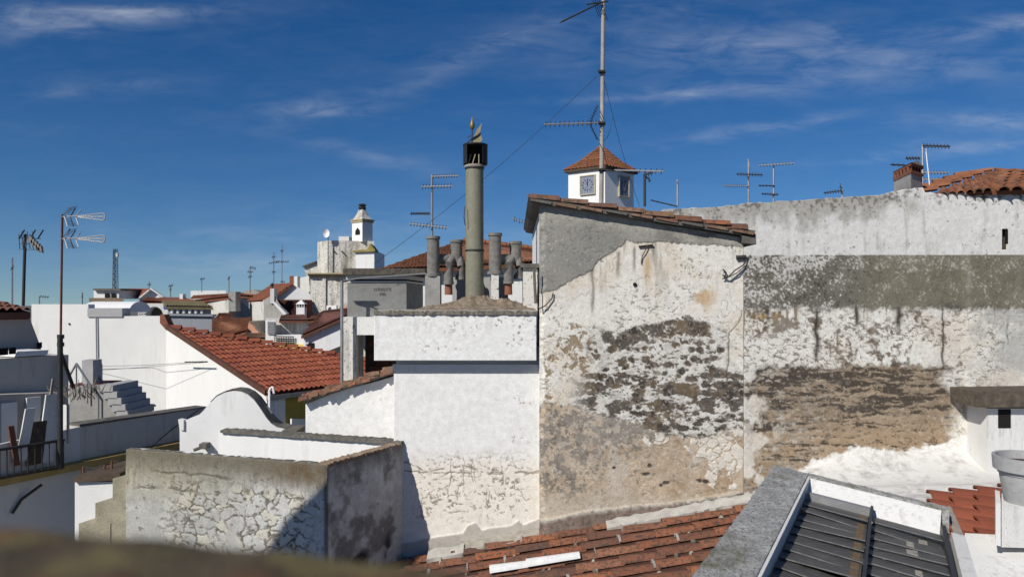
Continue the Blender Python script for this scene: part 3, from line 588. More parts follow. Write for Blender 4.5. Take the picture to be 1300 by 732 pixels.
mb = MB(); mb.box(PX(1270, YB), PX(1282, YB), YB + .10, YB + .19, PZ(318, YB), PZ(288, YB)); part('slit_dark_backing', mb, M_brown, bw)  # dark backing stands in for the unlit inside of the slit
ap = P(1262, 217, 12.4); cr_ = P(1249, 242, YB - .06); lf = P(1176, 248, YB + .12); rt = P(1500, 236, YB - .06); rr = P(1500, 224, 12.4)
hip = thing('hip_roof', 'weathered orange tiled hip roof on top of the white speckled wall', 'roof', (cr_.x, cr_.y, cr_.z))
tile_roof(hip, (ap, ap + Vector((.02, 0, 0)), cr_, lf), 6, 6, T_rust, .07, .03, 1.05, lap=1.15); tile_roof(hip, (ap, rr, rt, cr_), 15, 6, T_rust, .07, .03, .95)
for k in range(6):
    a = ap.lerp(lf, k / 6) + Vector((0, .03, .02)); b = ap.lerp(lf, (k + 1.1) / 6) + Vector((0, .03, .05)); place_tile(a, b, Vector((.12, .12, 0)), Vector((0, 0, 1)), .06, T_rust, hip, 'ridge_tile')
ch = thing('brick_chimney', 'small grey chimney with red brick slots and ridged concrete cap', 'chimney', P(1155, 243, 10.6))
def quadplan(xl, dl, xc, dc, xr, dr):
    a = Vector((PX(xl, dl), dl)); b = Vector((PX(xc, dc), dc)); c = Vector((PX(xr, dr), dr)); return [a, b, c, a + c - b]
qp = quadplan(1135, 11.2, 1156.5, 10.5, 1171, 10.8); d0 = 10.5
def inset(q, k): c = sum(q, Vector((0, 0))) / 4; return [c + (p - c) * k for p in q]
mb = MB(); mb.plan(qp, PZ(255, d0), PZ(218, d0)); part('shaft', mb, M_cement, ch)
mb = MB(); mb.plan(inset(qp, 1.08), PZ(219.5, d0), PZ(216, d0)); mb.plan(inset(qp, 1.06), PZ(210, d0), PZ(207, d0)); part('brick_course', mb, plain('old_brick', (.22, .085, .05), .9, .4, 15, .004), ch)
mb = MB(); mb.plan(inset(qp, .86), PZ(216, d0), PZ(210, d0)); part('flue_void', mb, M_dark, ch)
for side in ((0, 1), (1, 2)):
    for k in range(5 if side[0] == 0 else 4):
        t = (k + .25) / (5 if side[0] == 0 else 4); a = inset(qp, 1.0)[side[0]].lerp(inset(qp, 1.0)[side[1]], t); e = (qp[side[1]] - qp[side[0]]).normalized()
        mb = MB(); mb.plan([a, a + e * .035, a + e * .035 + Vector((0, .05)), a + Vector((0, .05))], PZ(216.2, d0), PZ(209.8, d0)); part('brick', mb, MATS['old_brick'], ch)
q2 = inset(qp, 1.12); za, zb = PZ(207, d0), PZ(202, d0)
m1, m2 = (q2[1] + q2[2]) / 2, (q2[0] + q2[3]) / 2
mb = MB(); mb.add([(*q2[0], za), (*q2[1], za), (*q2[2], za), (*q2[3], za), (*m1, zb), (*m2, zb)], [(0, 1, 4, 5), (1, 2, 4), (2, 3, 5, 4), (3, 0, 5), (3, 2, 1, 0)]); part('cap', mb, M_mortar, ch)

# ------------------------------------------------------------------ white chimney breast
YC = 8.66
cs = thing('chimney_breast', 'broad white chimney breast with cracked cream foot and projecting ledge', 'chimney', (PX(590, YC), YC, 0))
frontal('wall', 500, 686, 462, 706, YC, face_chimney, cs, 0.9, mat=V_smooth)
mb = MB(); mb.box(PX(502, YC), PX(685, YC), YC + .05, YC + 1.3, 0, PZ(440, YC)); part('masonry', mb, M_white, cs)
frontal('ledge', 475, 681, lambda x: 392 + 2 * fbm(x, x * 0, 8, 3, 9), 457.5, YC - .17, face_chimney, cs, 0.9, mat=V_smooth)
mb = MB(); mb.box(PX(476, YC - .17) , PX(680, YC - .17), YC - .13, YC + 1.2, PZ(457, YC - .17), PZ(396, YC - .17)); part('ledge_block', mb, M_white, cs)
mb = MB(); mb.box(PX(499, YC), PX(684, YC), YC - .035, YC + .02, PZ(470, YC), PZ(462, YC)); part('moulding', mb, M_white, cs)
def heap(name, x0, x1, y0, y1, hf, mat, parent, nx=90, ny=50):
    xs = np.linspace(x0, x1, nx); ys = np.linspace(y0, y1, ny); X, Y = np.meshgrid(xs, ys); Z = hf(X, Y)
    v = np.stack([X, Y, Z], -1).reshape(-1, 3); i = np.arange(nx * ny).reshape(ny, nx); q = np.stack([i[:-1, :-1], i[:-1, 1:], i[1:, 1:], i[1:, :-1]], -1).reshape(-1, 4)
    mb = MB(); mb.add(v.tolist(), q.tolist()); return part(name, mb, mat, parent, True)
zt = PZ(394, YC)
def hf(X, Y):
    u = X / (YC + .3) * F + CX; w = np.exp(-((Y - YC - .45) / .42) ** 2)
    h = .22 * np.exp(-((u - 600) / 34) ** 2) + .14 * np.exp(-((u - 645) / 22) ** 2) + .06 * np.exp(-((u - 550) / 22) ** 2)
    return zt - .02 + .03 * fbm(X * 100, Y * 100, 14, 4, 3) + (h * .8) * w * (.82 + .35 * fbm(X * 100, Y * 100, 18, 4, 5)) + (.02 + .08 * ss(520, 560, u) * w) * (fbm(X * 100, Y * 100, 6, 4, 6) - .5)
heap('mortar_heap', PX(475.5, YC - .16), PX(681, YC - .16), YC - .17, YC + 1.2, hf, plain('mortar_heap', (.25, .195, .145), .95, .75, 9, .04), cs, 200, 90)
CREST = 1
frontal('wing_wall', 388, 501, lambda x: pl([(388, 513), (420, 500), (445, 492), (470, 486), (501, 477)], x), 640, YC + .92, face_chimney, cs, 1.0, mat=V_smooth)
mb = MB(); a = [P(389, 514, YC + .97), P(500, 478.5, YC + .97)]; mb.prism([a[0], a[1], Vector((a[1].x, a[1].y, 0)), Vector((a[0].x, a[0].y, 0))], (0, .35, 0)); part('wing_masonry', mb, M_white, cs)
ca, cb = P(387, 511, YC + .86), P(501, 474, YC + .86)
n_c = Vector((-(cb.z - ca.z), 0, cb.x - ca.x)).normalized()
mb = MB(); mb.prism([ca, cb, cb + n_c * .05, ca + n_c * .05], (0, .5, 0)); part('coping_bed', mb, M_mortar, cs)
for k in range(17):
    for r_ in range(3):
        t = (k + rnd.uniform(0, .5)) / 17; a = cb.lerp(ca, t) + Vector((0, r_ * .14 + rnd.uniform(-.02, .03), 0)) + n_c * (.012 + rnd.uniform(0, .045)); b = a + (ca - cb) * rnd.uniform(.07, .10) + n_c * rnd.uniform(-.01, .03) + Vector((0, rnd.uniform(-.04, .02), 0))
        place_tile(a, b, Vector((0, .15 * rnd.uniform(.8, 1.1), rnd.uniform(-.03, .03))), n_c, rnd.uniform(.045, .07), [T_brown, T_old, T_brown][(k + r_) % 3], cs, 'coping_tile')

# chimney flue with the sail cowl
dp = YC + .42
fl = thing('flue_pipe', 'tall olive metal flue pipe with black cowl and sail-shaped vane', 'chimney', P(602, 372, dp))
p0 = P(602.5, 378, dp); r = 11.6 / F * dp
mb = MB(); mb.lathe(p0, [(r, 0), (r * .99, (378 - 318) / F * dp), (r * .97, (378 - 213) / F * dp)], 28); part('pipe', mb, M_pipe, fl, True)
mb = MB()
for yy in (318, 214): mb.lathe(P(602.5, yy, dp), [(r * 1.0, -.012), (r * 1.06, -.010), (r * 1.06, .010), (r * 1.0, .012)], 28)
part('seam_ring', mb, M_iron, fl, True)
mb = MB(); mb.lathe(P(602.5, 213, dp), [(r * 1.1, 0), (r * 1.12, .03), (r * .9, .035)], 24); part('collar', mb, M_mortar, fl, True)
R2 = 15.5 / F * dp; z0, z1 = PZ(209, dp), PZ(184.5, dp); cx_ = PX(603.5, dp); v = []; f = []; K = 26
for k in range(K + 1):      # open-fronted drum: the shell wraps the back and sides, a slot faces the viewer
    a = R(-50) + R(280) * k / K
    for rr in (R2, R2 * .95):
        for zz in (z0, z1): v.append((cx_ + rr * math.cos(a), dp + rr * math.sin(a), zz))
for k in range(K):
    o = 4 * k; f += [(o, o + 4, o + 5, o + 1), (o + 2, o + 3, o + 7, o + 6), (o + 1, o + 5, o + 7, o + 3), (o, o + 2, o + 6, o + 4)]
f += [(0, 1, 3, 2), (4 * K, 4 * K + 2, 4 * K + 3, 4 * K + 1)]
mb = MB(); mb.add(v, f); mb.lathe((cx_, dp, z1 - .012), [(R2 * 1.02, 0), (R2 * 1.03, .016), (R2 * .2, .03)], 26); part('cowl', mb, M_black, fl, True)
mb = MB()
for xx in (594, 599.5, 608): mb.tube(P(xx, 209, dp - .08), P(xx + (4 if xx < 600 else 0), 196, dp - .04), .007)
part('cowl_strut', mb, M_tan, fl)
mb = MB(); mb.prism([P(598, 183, dp), P(605, 165, dp), P(612, 156, dp), P(609.5, 168, dp), P(612.5, 178, dp), P(606, 184, dp)], (0, .012, 0)); part('vane_sail', mb, M_tan, fl)
mb = MB(); mb.path([P(592, 182, dp - .012), P(599, 176, dp - .012), P(606, 172, dp - .012), P(610, 168, dp - .012)], .008); mb.tube(P(599, 184, dp), P(599.5, 163, dp), .008); mb.tube(P(593, 175, dp), P(598, 172, dp), .006); part('vane_rod', mb, M_iron, fl)
mb = MB(); mb.lathe(P(599.5, 165, dp), [(.006, 0), (.028, .02), (.034, .06), (.022, .10), (.012, .125), (.004, .165)], 10); part('finial', mb, plain('gilt', (.25, .19, .08), .5, .4, 20, .003, .5), fl, True)
mb = MB(); mb.path([P(590, 262, dp - .12), P(589, 275, dp - .14), P(590.5, 286, dp - .13)], .006); mb.path([P(611, 262, dp - .12), P(613, 272, dp - .12), P(612, 284, dp - .12)], .006); part('wire_hook', mb, M_iron, fl)

def chim_pot(label, x1, ya, yb, x2, yc, yd, xa, xb, ystem, yneck, dd, base):
    """H-shaped clay cowl: two upright pipes, a cross pipe and two mitred lower ends"""
    t = thing('chimney_pot', label, 'chimney pot', P(x1, ystem, dd), 'clay cowls on the chimney breast'); s = dd / F
    w = 8.0 * s
    mb = MB(); mb.lathe(P(x1, yb, dd), [(w * 1.25, -.01), (w * 1.25, .025), (w, .03), (w * .97, (yb - ya) * s - .04), (w * 1.12, (yb - ya) * s - .035), (w * 1.12, (yb - ya) * s), (w * .85, (yb - ya) * s), (w * .8, (yb - ya) * s - .12)], 20); part('upright_pipe', mb, M_pot_c, t, True)
    d2 = dd + .16; mb = MB(); w2 = 7.3 * d2 / F; mb.lathe(P(x2, yd, d2), [(w2, 0), (w2, (yd - yc) * s - .04), (w2 * 1.14, (yd - yc) * s - .035), (w2 * 1.14, (yd - yc) * s), (w2 * .85, (yd - yc) * s), (w2 * .8, (yd - yc) * s - .12)], 20); part('upright_pipe', mb, M_pot_c, t, True)
    mb = MB(); mb.tube(P(x1, 329, dd + .05), P(x2, 329, d2), w * .82, 18); part('cross_pipe', mb, M_pot_c, t, True)
    for (xx, y0, y1, de) in ((xa, 330, yneck, dd - .02), (xb, 333, yneck - 6, dd + .1)):
        ww = 6.0 * de / F; n = 18; c = P(xx, y1, de); v = []; f = []
        for k in range(n):
            a = 2 * math.pi * k / n; v.append((c.x + ww * math.cos(a), c.y + ww * math.sin(a), c.z))
        for k in range(n):
            a = 2 * math.pi * k / n; v.append((c.x + ww * math.cos(a), c.y + ww * math.sin(a), c.z + (y1 - y0) * s * .62 + ww * 1.5 * math.cos(a)))
        f = [(k, (k + 1) % n, (k + 1) % n + n, k + n) for k in range(n)] + [tuple(range(n, 2 * n)), tuple(range(n - 1, -1, -1))]
        mb = MB(); mb.add(v, f); mb.lathe(c, [(ww * 1.1, -.02), (ww * 1.1, .02)], 18); mb.tube(P(xx, y0 + 6, de), P((xx + x2) / 2 + 1, 326, d2), ww * .8, 14); part('mitred_outlet', mb, M_pot_c, t, True)
    mb = MB(); mb.lathe(P(xa, ystem + 6, dd), [(5 * s, 0), (4.6 * s, (ystem + 8 - yneck) * s)], 14); part('stem', mb, plain('terracotta_stem', (.25, .10, .06), .9, .4, 9, .004), t, True)
    mb = MB(); q = 9.5 * s
    mb.box(PX(x1, dd) - (q if base == 'wide' else q * .5), PX(x1, dd) + (q if base == 'wide' else q * .5), dd - .08, dd + .1, PZ(388 if base == 'wide' else 380, dd), PZ(yb + .5, dd)); part('pedestal', mb, M_cement if base == 'wide' else M_dirty, t)
    return t
chim_pot('grey clay chimney cowl with twin pipes, on the wide pedestal beside the water tank', 550, 300, 350, 579.5, 304, 334, 569.5, 584.5, 368, 359, YC + .40, 'wide')
chim_pot('grey clay chimney cowl with twin pipes, between the flue pipe and the flaking wall', 628.5, 296, 347, 654.5, 306, 336, 645.5, 658.5, 368, 358, YC + .40, 'slim')
mb = MB(); mb.box(PX(664, 9), PX(682, 9), 8.95, 9.6, PZ(400, 9), PZ(340, 9)); bx = part('flue_stub', mb, M_dirty); mb = MB(); mb.box(PX(661, 9), PX(684, 9), 8.9, 9.65, PZ(340, 9), PZ(335, 9)); part('cap', mb, M_cement_d, bx); mb = MB(); mb.tube(P(678, 342, 8.88), P(680, 385, 8.85), .018, 8); part('drain_pipe', mb, M_cement_d, bx); tag(bx, 'pale square flue stub with dark cap next to the flaking gable', 'chimney')
mb = MB(); mb.box(PX(575, 9.6), PX(645, 9.6), 9.5, 9.9, PZ(396, 9.6), PZ(352, 9.6)); tag(part('parapet_wall', mb, M_slate), 'low dark grey parapet behind the chimney cowls', 'wall')

# ------------------------------------------------------------------ water tank, brick alcove, post
YT = 10.2
tk = thing('water_tank', 'grey fibre-cement water tank under a rough slab lid', 'water tank', P(478, 410, YT))
zb_, zt_ = PZ(416, YT), PZ(357, YT)
q0 = [(PX(441, YT), YT), (PX(516, YT), YT), (PX(537, YT + 1.0), YT + 1.0), (PX(470, YT + 1.0), YT + 1.0)]
mb = MB(); mb.plan([(x, y) for x, y in q0], zb_, zt_); part('tank_body', mb, M_conc, tk)
c0 = Vector((sum(x for x, y in q0) / 4, sum(y for x, y in q0) / 4))
mb = MB(); mb.plan([c0 + (Vector(p) - c0) * 1.03 for p in q0], zt_ + .03, zt_ + .10); mb.plan([c0 + (Vector(p) - c0) * 1.015 for p in q0], zt_ - .02, zt_ + .005); part('rim', mb, M_pale, tk)
mb = MB(); mb.plan([c0 + (Vector(p) - c0) * 1.0 for p in q0], zt_ - .0, zt_ + .04); part('rim_gap', mb, M_dark, tk)
heapz = PZ(347, YT)
mb = MB(); mb.box(PX(438, YT), PX(541, YT), YT - .12, YT + 1.1, PZ(349, YT), PZ(341, YT)); part('slab_lid', mb, plain('lid_lichen', (.12, .105, .085), .95, .85, 20, .03), tk)
rough_edge_lid = 1
def text_mesh(body, size, loc, mat, parent, name='lettering'):
    cu = bpy.data.curves.new(name, 'FONT'); cu.body = body; cu.size = size; cu.extrude = .002; cu.align_x = 'CENTER'; cu.space_character = 1.05
    tmp = bpy.data.objects.new('tmp', cu); COL.objects.link(tmp); dg = bpy.context.evaluated_depsgraph_get(); me = bpy.data.meshes.new_from_object(tmp.evaluated_get(dg)); bpy.data.objects.remove(tmp); bpy.data.curves.remove(cu)
    me.transform(Matrix.Translation(loc) @ Matrix.Rotation(R(90), 4, 'X')); me.materials.clear(); me.materials.append(mat); return part(name, me, None, parent)
text_mesh('LUSALITE', .058, P(485.5, 368.8, YT - .004), plain('faded_ink', (.11, .09, .08), .9, .5, 40, 0), tk)
text_mesh('500', .058, P(485.5, 375, YT - .004), MATS['faded_ink'], tk)

ba = thing('brick_alcove', 'white pier and lintel framing a dark opening of bare red brick', 'wall', (PX(465, 10.05), 10.05, 0)); d0 = 10.02
mb = MB(); mb.box(PX(436, d0), PX(452, d0), d0, d0 + .5, 0, PZ(402, d0)); part('pier', mb, M_dirty, ba)
mb = MB(); mb.box(PX(452, d0) + .001, PX(520, d0), d0 + .003, d0 + .5, PZ(425, d0), PZ(402, d0) - .002); part('lintel', mb, M_white2, ba)
mb = MB(); mb.box(PX(452, d0) + .002, PX(512, d0), d0 + .62, d0 + .8, 0, PZ(424, d0)); part('brick_backing', mb, plain('brick_joint', (.06, .04, .032), .95, .4, 15, .01), ba)
bm = MB(); bm.box(-.5, .5, 0, 1, -.5, .5); bme = bm.mesh('brick'); bme.materials.append(tilemat('brick_red', [(.13, .045, .028), (.10, .038, .026), (.16, .06, .035), (.085, .034, .026)], .45, 12))
for rI in range(11):
    for k in range(-1, 5):
        zz = PZ(424, d0) - .06 - rI * .098; xx = PX(457, d0) + k * .215 + (.1 if rI % 2 else 0) + rnd.uniform(-.006, .006)
        if xx - .1 < PX(452, d0) or xx > PX(506, d0): continue
        o = bpy.data.objects.new('brick', bme); link(o, ba); o.matrix_basis = Matrix.Translation((xx, d0 + .60 + rnd.uniform(-.012, .012), zz)) @ Matrix.Diagonal((.196, .1, .083, 1))

pt = thing('t_post', 'thin grey post with a flat crossarm in front of the brick alcove', 'post', P(434, 490, 9.85))
mb = MB(); mb.tube(P(434, 500, 9.85), P(434, 356, 9.85), .022, 10); part('pole', mb, M_galv, pt, True)
mb = MB(); mb.prism([P(419, 354.5, 9.85), P(450, 354.5, 9.85), P(437, 358, 9.85), P(431, 358, 9.85)], (0, .06, 0)); part('crossarm', mb, M_iron, pt)
mb = MB(); mb.path([P(436, 356, 9.85), P(460, 352.5, 9.6), P(500, 350, 9.4), P(541, 347, 9.15)], .009); tag(part('overhead_cable', mb, M_galv), 'pale cable running from the thin post to the clay cowl', 'cable')

# ------------------------------------------------------------------ low clay-tiled roof at the foot of the walls
def rz(x): return PZ(684, YW) + .185 * (x - PX(685, YW))
x0, x1 = -1.9, 3.6
lr = thing('low_tile_roof', 'old barrel-tiled roof with loose lichened clay tiles below the walls', 'roof', (1.0, 7.6, 0))
cc = [Vector((x1, 6.6, rz(x1))), Vector((x1, YC - .03, rz(x1))), Vector((x0, YC - .03, rz(x0))), Vector((x0, 6.6, rz(x0)))]
cc = [cc[1], cc[0], cc[3], cc[2]]
TLS = tile_roof(lr, cc, 7, 13, T_old, .052, .10, .54, stagger=True, deckmat= plain('channel_clay_shade', (.085, .04, .027), .9, .6, 10, .02), thick=.08, lap=1.14, lift=.03)  # clay deck darkened: shade between the tile rows is put into its colour
mb = MB(); mb.plan([(x0, 6.6), (x1, 6.6), (x1, YW + .02), (x0, YW + .02)], 0, rz(x0) - .15); part('wall', mb, M_white2, lr)
def flash(x0_, x1_, yo, w, mat, name):
    n = max(6, int((x1_ - x0_) / .07)); v = []; f = []
    for k in range(n + 1):
        x = x0_ + (x1_ - x0_) * k / n; z = rz(x); q = rnd.uniform(-.015, .015)
        v += [(x, yo, z + .10 + q), (x, yo - w * .45, z + .085 + q * .6), (x, yo - w + q * 1.5, z + .045), (x, yo - w + q * 1.5, z - .03)]
    for k in range(n):
        for j in range(3): f.append((4 * k + j, 4 * k + j + 1, 4 * k + 5 + j, 4 * k + 4 + j))
    mb = MB(); mb.add(v, f); return part(name, mb, mat, lr, True)
flash(PX(768, YW), x1, YW - .04, .13, plain('mortar_pale', (.42, .40, .36), .95, .4, 9, .01), 'mortar_fillet'); flash(PX(585, YC), PX(684, YC), YC + .0, .22, M_mortar, 'mortar_fillet'); flash(PX(545, YC), PX(590, YC), YC - .10, .16, MATS['mortar_pale'], 'mortar_fillet')
wv = MB()
for (xa, xb, yy) in ((PX(622, 7.62), PX(672, 7.62), 7.60), (PX(668, 7.60), PX(736, 7.60), 7.585)):
    a = Vector((xb, yy, rz(xb) + .05)); b = Vector((xa, yy - .015, rz(xa) + .085)); place_tile(a, b, Vector((0, .16, 0)), Vector((-.185, 0, 1)).normalized(), .06, plain('white_painted_tile', (.64, .64, .63), .7, .2, 12, .003), lr, 'painted_tile')
for (a, b, w, n) in rnd.sample(TLS, 30):     # pale mortar lips at the tile mouths
    e = (b - a).normalized(); place_tile(b - e * rnd.uniform(.0, .02) + n * .001, b + e * rnd.uniform(.008, .02) + n * .001, w * 1.08, n, .058, MATS['mortar_pale'], lr, 'mortar_lip')
for k in range(40):     # loose rubble and lichen lumps in the channels
    (a, b, w, n) = rnd.choice(TLS); p = a.lerp(b, rnd.random()) + w * .95; q = rnd.uniform(.012, .03); mb = MB(); mb.lathe(p, [(q, -.01), (q * 1.1, .008), (q * .6, .022), (q * .1, .028)], 6); part('rubble', mb, M_mortar if k % 3 else M_lichen, lr, True)

# ------------------------------------------------------------------ open cistern
zc = H - 1.713
A_ = Vector((-1.963, 7.52)); B_ = Vector((-1.331, YC - .02)); L_ = Vector((-4.536, 8.33)); D_ = L_ + (B_ - A_)
ci = thing('rooftop_cistern', 'open-topped cistern of cracked whitewashed masonry with white inside', 'cistern', (*A_, 0)); zl = PZ(760, 7.52)
panel('cracked_face', L_, A_, zl, zc, face_cistern, ci); panel('side_face', A_, B_, zl, zc, face_cistern_side, ci)
e1 = (A_ - L_).normalized(); e2 = (B_ - A_).normalized(); nf = Vector((e1.y, -e1.x)); ns = Vector((e2.y, -e2.x)); tk_ = .10
def wall4(a, b, nin, t, z0, z1, mat, name, off=.03):
    a2, b2 = a + nin * off, b + nin * off; mb = MB(); mb.plan([a2, b2, b2 + nin * t, a2 + nin * t], z0, z1); return part(name, mb, mat, ci)
wall4(L_, A_, -nf, tk_, 0, zc - .004, M_white, 'front_wall'); wall4(A_ - e2 * 0, B_, -ns, tk_, 0, zc - .012, M_white, 'side_wall'); wall4(D_, B_, nf * -1, tk_, 0, zc, M_white, 'back_wall', .0); wall4(L_ + e1 * .14 - nf * .08, D_ + e1 * .14, ns * -1, -.12, 0, zc - .62, M_white, 'end_wall', 0)
mb = MB(); mb.plan([L_ - nf * .1, A_ - nf * .1 - ns * .1, B_ - ns * .1, D_], 0, zc - .75); part('floor', mb, M_cement, ci)
def rough_strip(a, b, w, z, mat, name, parent, n=70, h=.02, seed=1):
    rs = random.Random(seed); a, b = Vector(a), Vector(b); d = (b - a).normalized(); nn = Vector((d.y, -d.x)); v = []; f = []
    for k in range(n + 1):
        p = a + (b - a) * k / n; q = rs.uniform(-.3, .3) * h; z_ = z + rs.uniform(0, h)
        o1 = p + nn * (w / 2 + rs.uniform(-.3, .5) * h); o2 = p - nn * (w / 2 + rs.uniform(-.3, .5) * h)
        v += [(*o1, z - .03), (*o1, z_), (*p, z_ + .006), (*o2, z + rs.uniform(0, h)), (*o2, z - .03)]
    for k in range(n):
        for j in range(4): f.append((5 * k + j, 5 * k + j + 1, 5 * k + 6 + j, 5 * k + 5 + j))
    mb = MB(); mb.add(v, f + [(0, 1, 2, 3, 4), tuple(range(5 * n, 5 * n + 5))]); return part(name, mb, mat, parent)
rough_strip(L_ - nf * .065, A_ - nf * .065, .115, zc - .012, M_lichen, 'coping', ci, h=.014, seed=2); rough_strip(A_ - ns * .06, B_ - ns * .06, .13, zc + .004, plain('coping_earth', (.24, .175, .12), .95, .6, 8, .015), 'coping', ci, seed=3)
rough_strip((PX(475, YC - .17), YC - .14), (PX(681, YC - .17), YC - .14), .09, zt - .02, plain('crest_lichen', (.22, .20, .16), .95, .85, 26, .03), 'ledge_crest', cs, n=64, h=.028, seed=8)
rough_strip(D_ + nf * -.04 + e1 * .05, B_ + nf * -.04, .16, zc + .03, M_lichen, 'coping', ci, seed=4)
sp_ = P(259, 565, 9.42); mb = MB(); mb.box(sp_.x - .045, sp_.x + .045, sp_.y - .05, sp_.y + .1, sp_.z - .04, sp_.z + .03); mb.tube(P(246, 571, 9.38), P(257, 567, 9.40), .022, 8); part('overflow_spout', mb, M_cement_d, ci)
for k, (xa, xb, yt) in enumerate(((143, 172, 607), (121, 160, 638), (100, 140, 664))):      # stepped end of the cistern
    mb = MB(); mb.prism([P(xa, yt, 8.36 - .01 * k), P(xb, yt, 8.36 - .01 * k), P(xb, 780, 8.36 - .01 * k), P(xa, 780, 8.36 - .01 * k)], (.1, .34, 0)); part('end_step', mb, plain('step_masonry', (.33, .30, .215), .95, .5, 5, .015), ci)

sg = thing('scroll_gable', 'white scroll-shaped gable wall with dark lichen on its curved top', 'wall', P(295, 580, 9.5)); dg_ = 9.5
prof = [(229, 650), (228, 545), (230, 536), (240, 531), (250, 529), (258, 521), (266, 512), (275, 503), (285, 498), (296, 496), (306, 497), (315, 501), (323, 508), (331, 519), (338, 530), (345, 538), (352, 542.5), (364, 545), (364, 650)]
mb = MB(); mb.prism([P(x, y, dg_) for x, y in prof], (-.02, .34, 0)); part('wall', mb, M_white, sg)
top = prof[6:-1]; v = []; f = []
for k, (x, y) in enumerate(top):
    a = P(x, y - 1.2, dg_ + .025) + Vector((0, 0, .004)); b = a + Vector((-.02, .32, 0)); v += [a, b, a - Vector((0, 0, .035)), b - Vector((0, 0, .035))]
for k in range(len(top) - 1): f += [(4 * k, 4 * k + 1, 4 * k + 5, 4 * k + 4), (4 * k + 1, 4 * k + 3, 4 * k + 7, 4 * k + 5)]
mb = MB(); mb.add(v, f); part('lichen_coping', mb, M_lichen, sg)
mb = MB(); mb.prism([P(358, 546, 9.4), P(377, 546, 9.4), P(373, 558, 9.4), P(362, 558, 9.4)], (0, .4, 0)); part('corbel', mb, M_lichen, sg)
mb = MB(); mb.prism([P(226, 532, dg_ - .03), P(233, 533, dg_ - .03), P(233, 546, dg_ - .03), P(228, 545, dg_ - .03)], (0, .1, 0)); part('volute', mb, M_white2, sg)

# ------------------------------------------------------------------ skylight with glass louvres, right foreground
SK = thing('louvre_skylight', 'skylight of dusty glass louvres inside a lichened concrete kerb', 'skylight', (1.9, 3.6, H - 2.2))
A3 = P(985, 590, 4.95); B3 = Vector((2.69, 4.485, H - 1.27)); C3 = P(880, 732, 2.92); Z = Vector((0, 0, 1))
dl = (C3 - A3).normalized(); dr = (B3 - A3).normalized(); nn3 = dr.cross(dl).normalized(); nn3 = nn3 if nn3.z > 0 else -nn3
def kerb(name, a, b, side, w, depth, mat, n=46, seed=0, rough=.012):
    """slab with a rough top running from a to b, width w to the side"""
    rs = np.random.RandomState(seed); v = []; f = []; K = 7
    for i in range(n + 1):
        p = a + (b - a) * (i / n)
        row = [p - Z * depth + side * 0]
        for k in range(K):
            t = k / (K - 1); q = p + side * (w * t) + nn3 * (float(fbm(np.array([[i * 4.0]]), np.array([[k * 12.0 + seed * 31]]), 9, 4, 5)[0, 0]) - .5) * rough * 2.2
            if k == 0: q = q - side * abs(rs.normal(0, rough * .55)) 
            row.append(q)
        row.append(p + side * w - Z * depth); v += row
    m = K + 2
    for i in range(n):
        for k in range(m - 1): f.append((i * m + k, i * m + k + 1, (i + 1) * m + k + 1, (i + 1) * m + k))
    f += [tuple(range(m)), tuple(range(n * m, n * m + m))]
    mb = MB(); mb.add(v, f); return part(name, mb, mat, SK, True)
kmat = plain('kerb_lichen', (.40, .395, .375), .95, .55, 12, .02)
nt = kmat.node_tree; bsdf = nt.nodes['Principled BSDF']; old = bsdf.inputs['Base Color'].links[0].from_socket; pp = _pos(nt)
nt.links.new(_mix(nt, _ramp(nt, _noise(nt, pp, 3.2, 6, .65), [(.53, (0, 0, 0)), (.68, (.75, .75, .75))]), _mix(nt, _ramp(nt, _noise(nt, pp, 55, 5, .85), [(.50, (0, 0, 0)), (.58, (.85, .85, .85))]), old, (.10, .095, .08)), (.105, .10, .045)), bsdf.inputs['Base Color'])
wl = .215
kerb('kerb', A3 - dr * .0, A3 + dl * 3.4, dr, wl, .5, kmat, 90, 1)
kerb('kerb', A3 + dr * wl * .98, B3 + dr * .06, dl, .085, .45, kmat, 40, 2, .008)
ia = A3 + dr * wl + dl * .09            # inner corner
def slab(name, pts, t, mat): mb = MB(); mb.prism(pts, t); return part(name, mb, mat, SK)
br = B3 + dl * .09 + dr * .02
slab('inner_face', [ia - nn3 * .01, br - nn3 * .01, br - nn3 * .12 + dl * .15, ia - nn3 * .12 + dl * .13], -nn3 * .05, M_near)
slab('upstand', [ia - nn3 * .005 + dr * .004, ia + dl * 3 + dr * .004 - nn3 * .005, ia + dl * 3 - nn3 * .30 + dr * .004, ia - nn3 * .30 + dr * .004], dr * .014, M_near)
LW = (br - ia).length
gl = glassmat('dusty_glass', (.045, .043, .040)); start = ia + dl * .17 - nn3 * .115 + dr * .025
slab('well_back', [ia - nn3 * .45 + dl * .1, ia + dr * LW - nn3 * .45 + dl * .1, ia + dr * LW + dl * 3 - nn3 * .45, ia + dl * 3 - nn3 * .45], -nn3 * .03, plain('well_dark', (.03, .027, .024), .9, .6, 5, .01))
edge_m = plain('glass_edge', (.16, .165, .165), .4, .6, 30, 0); M_bat = plain('batten', (.17, .115, .065), .85, .5, 14, .003)
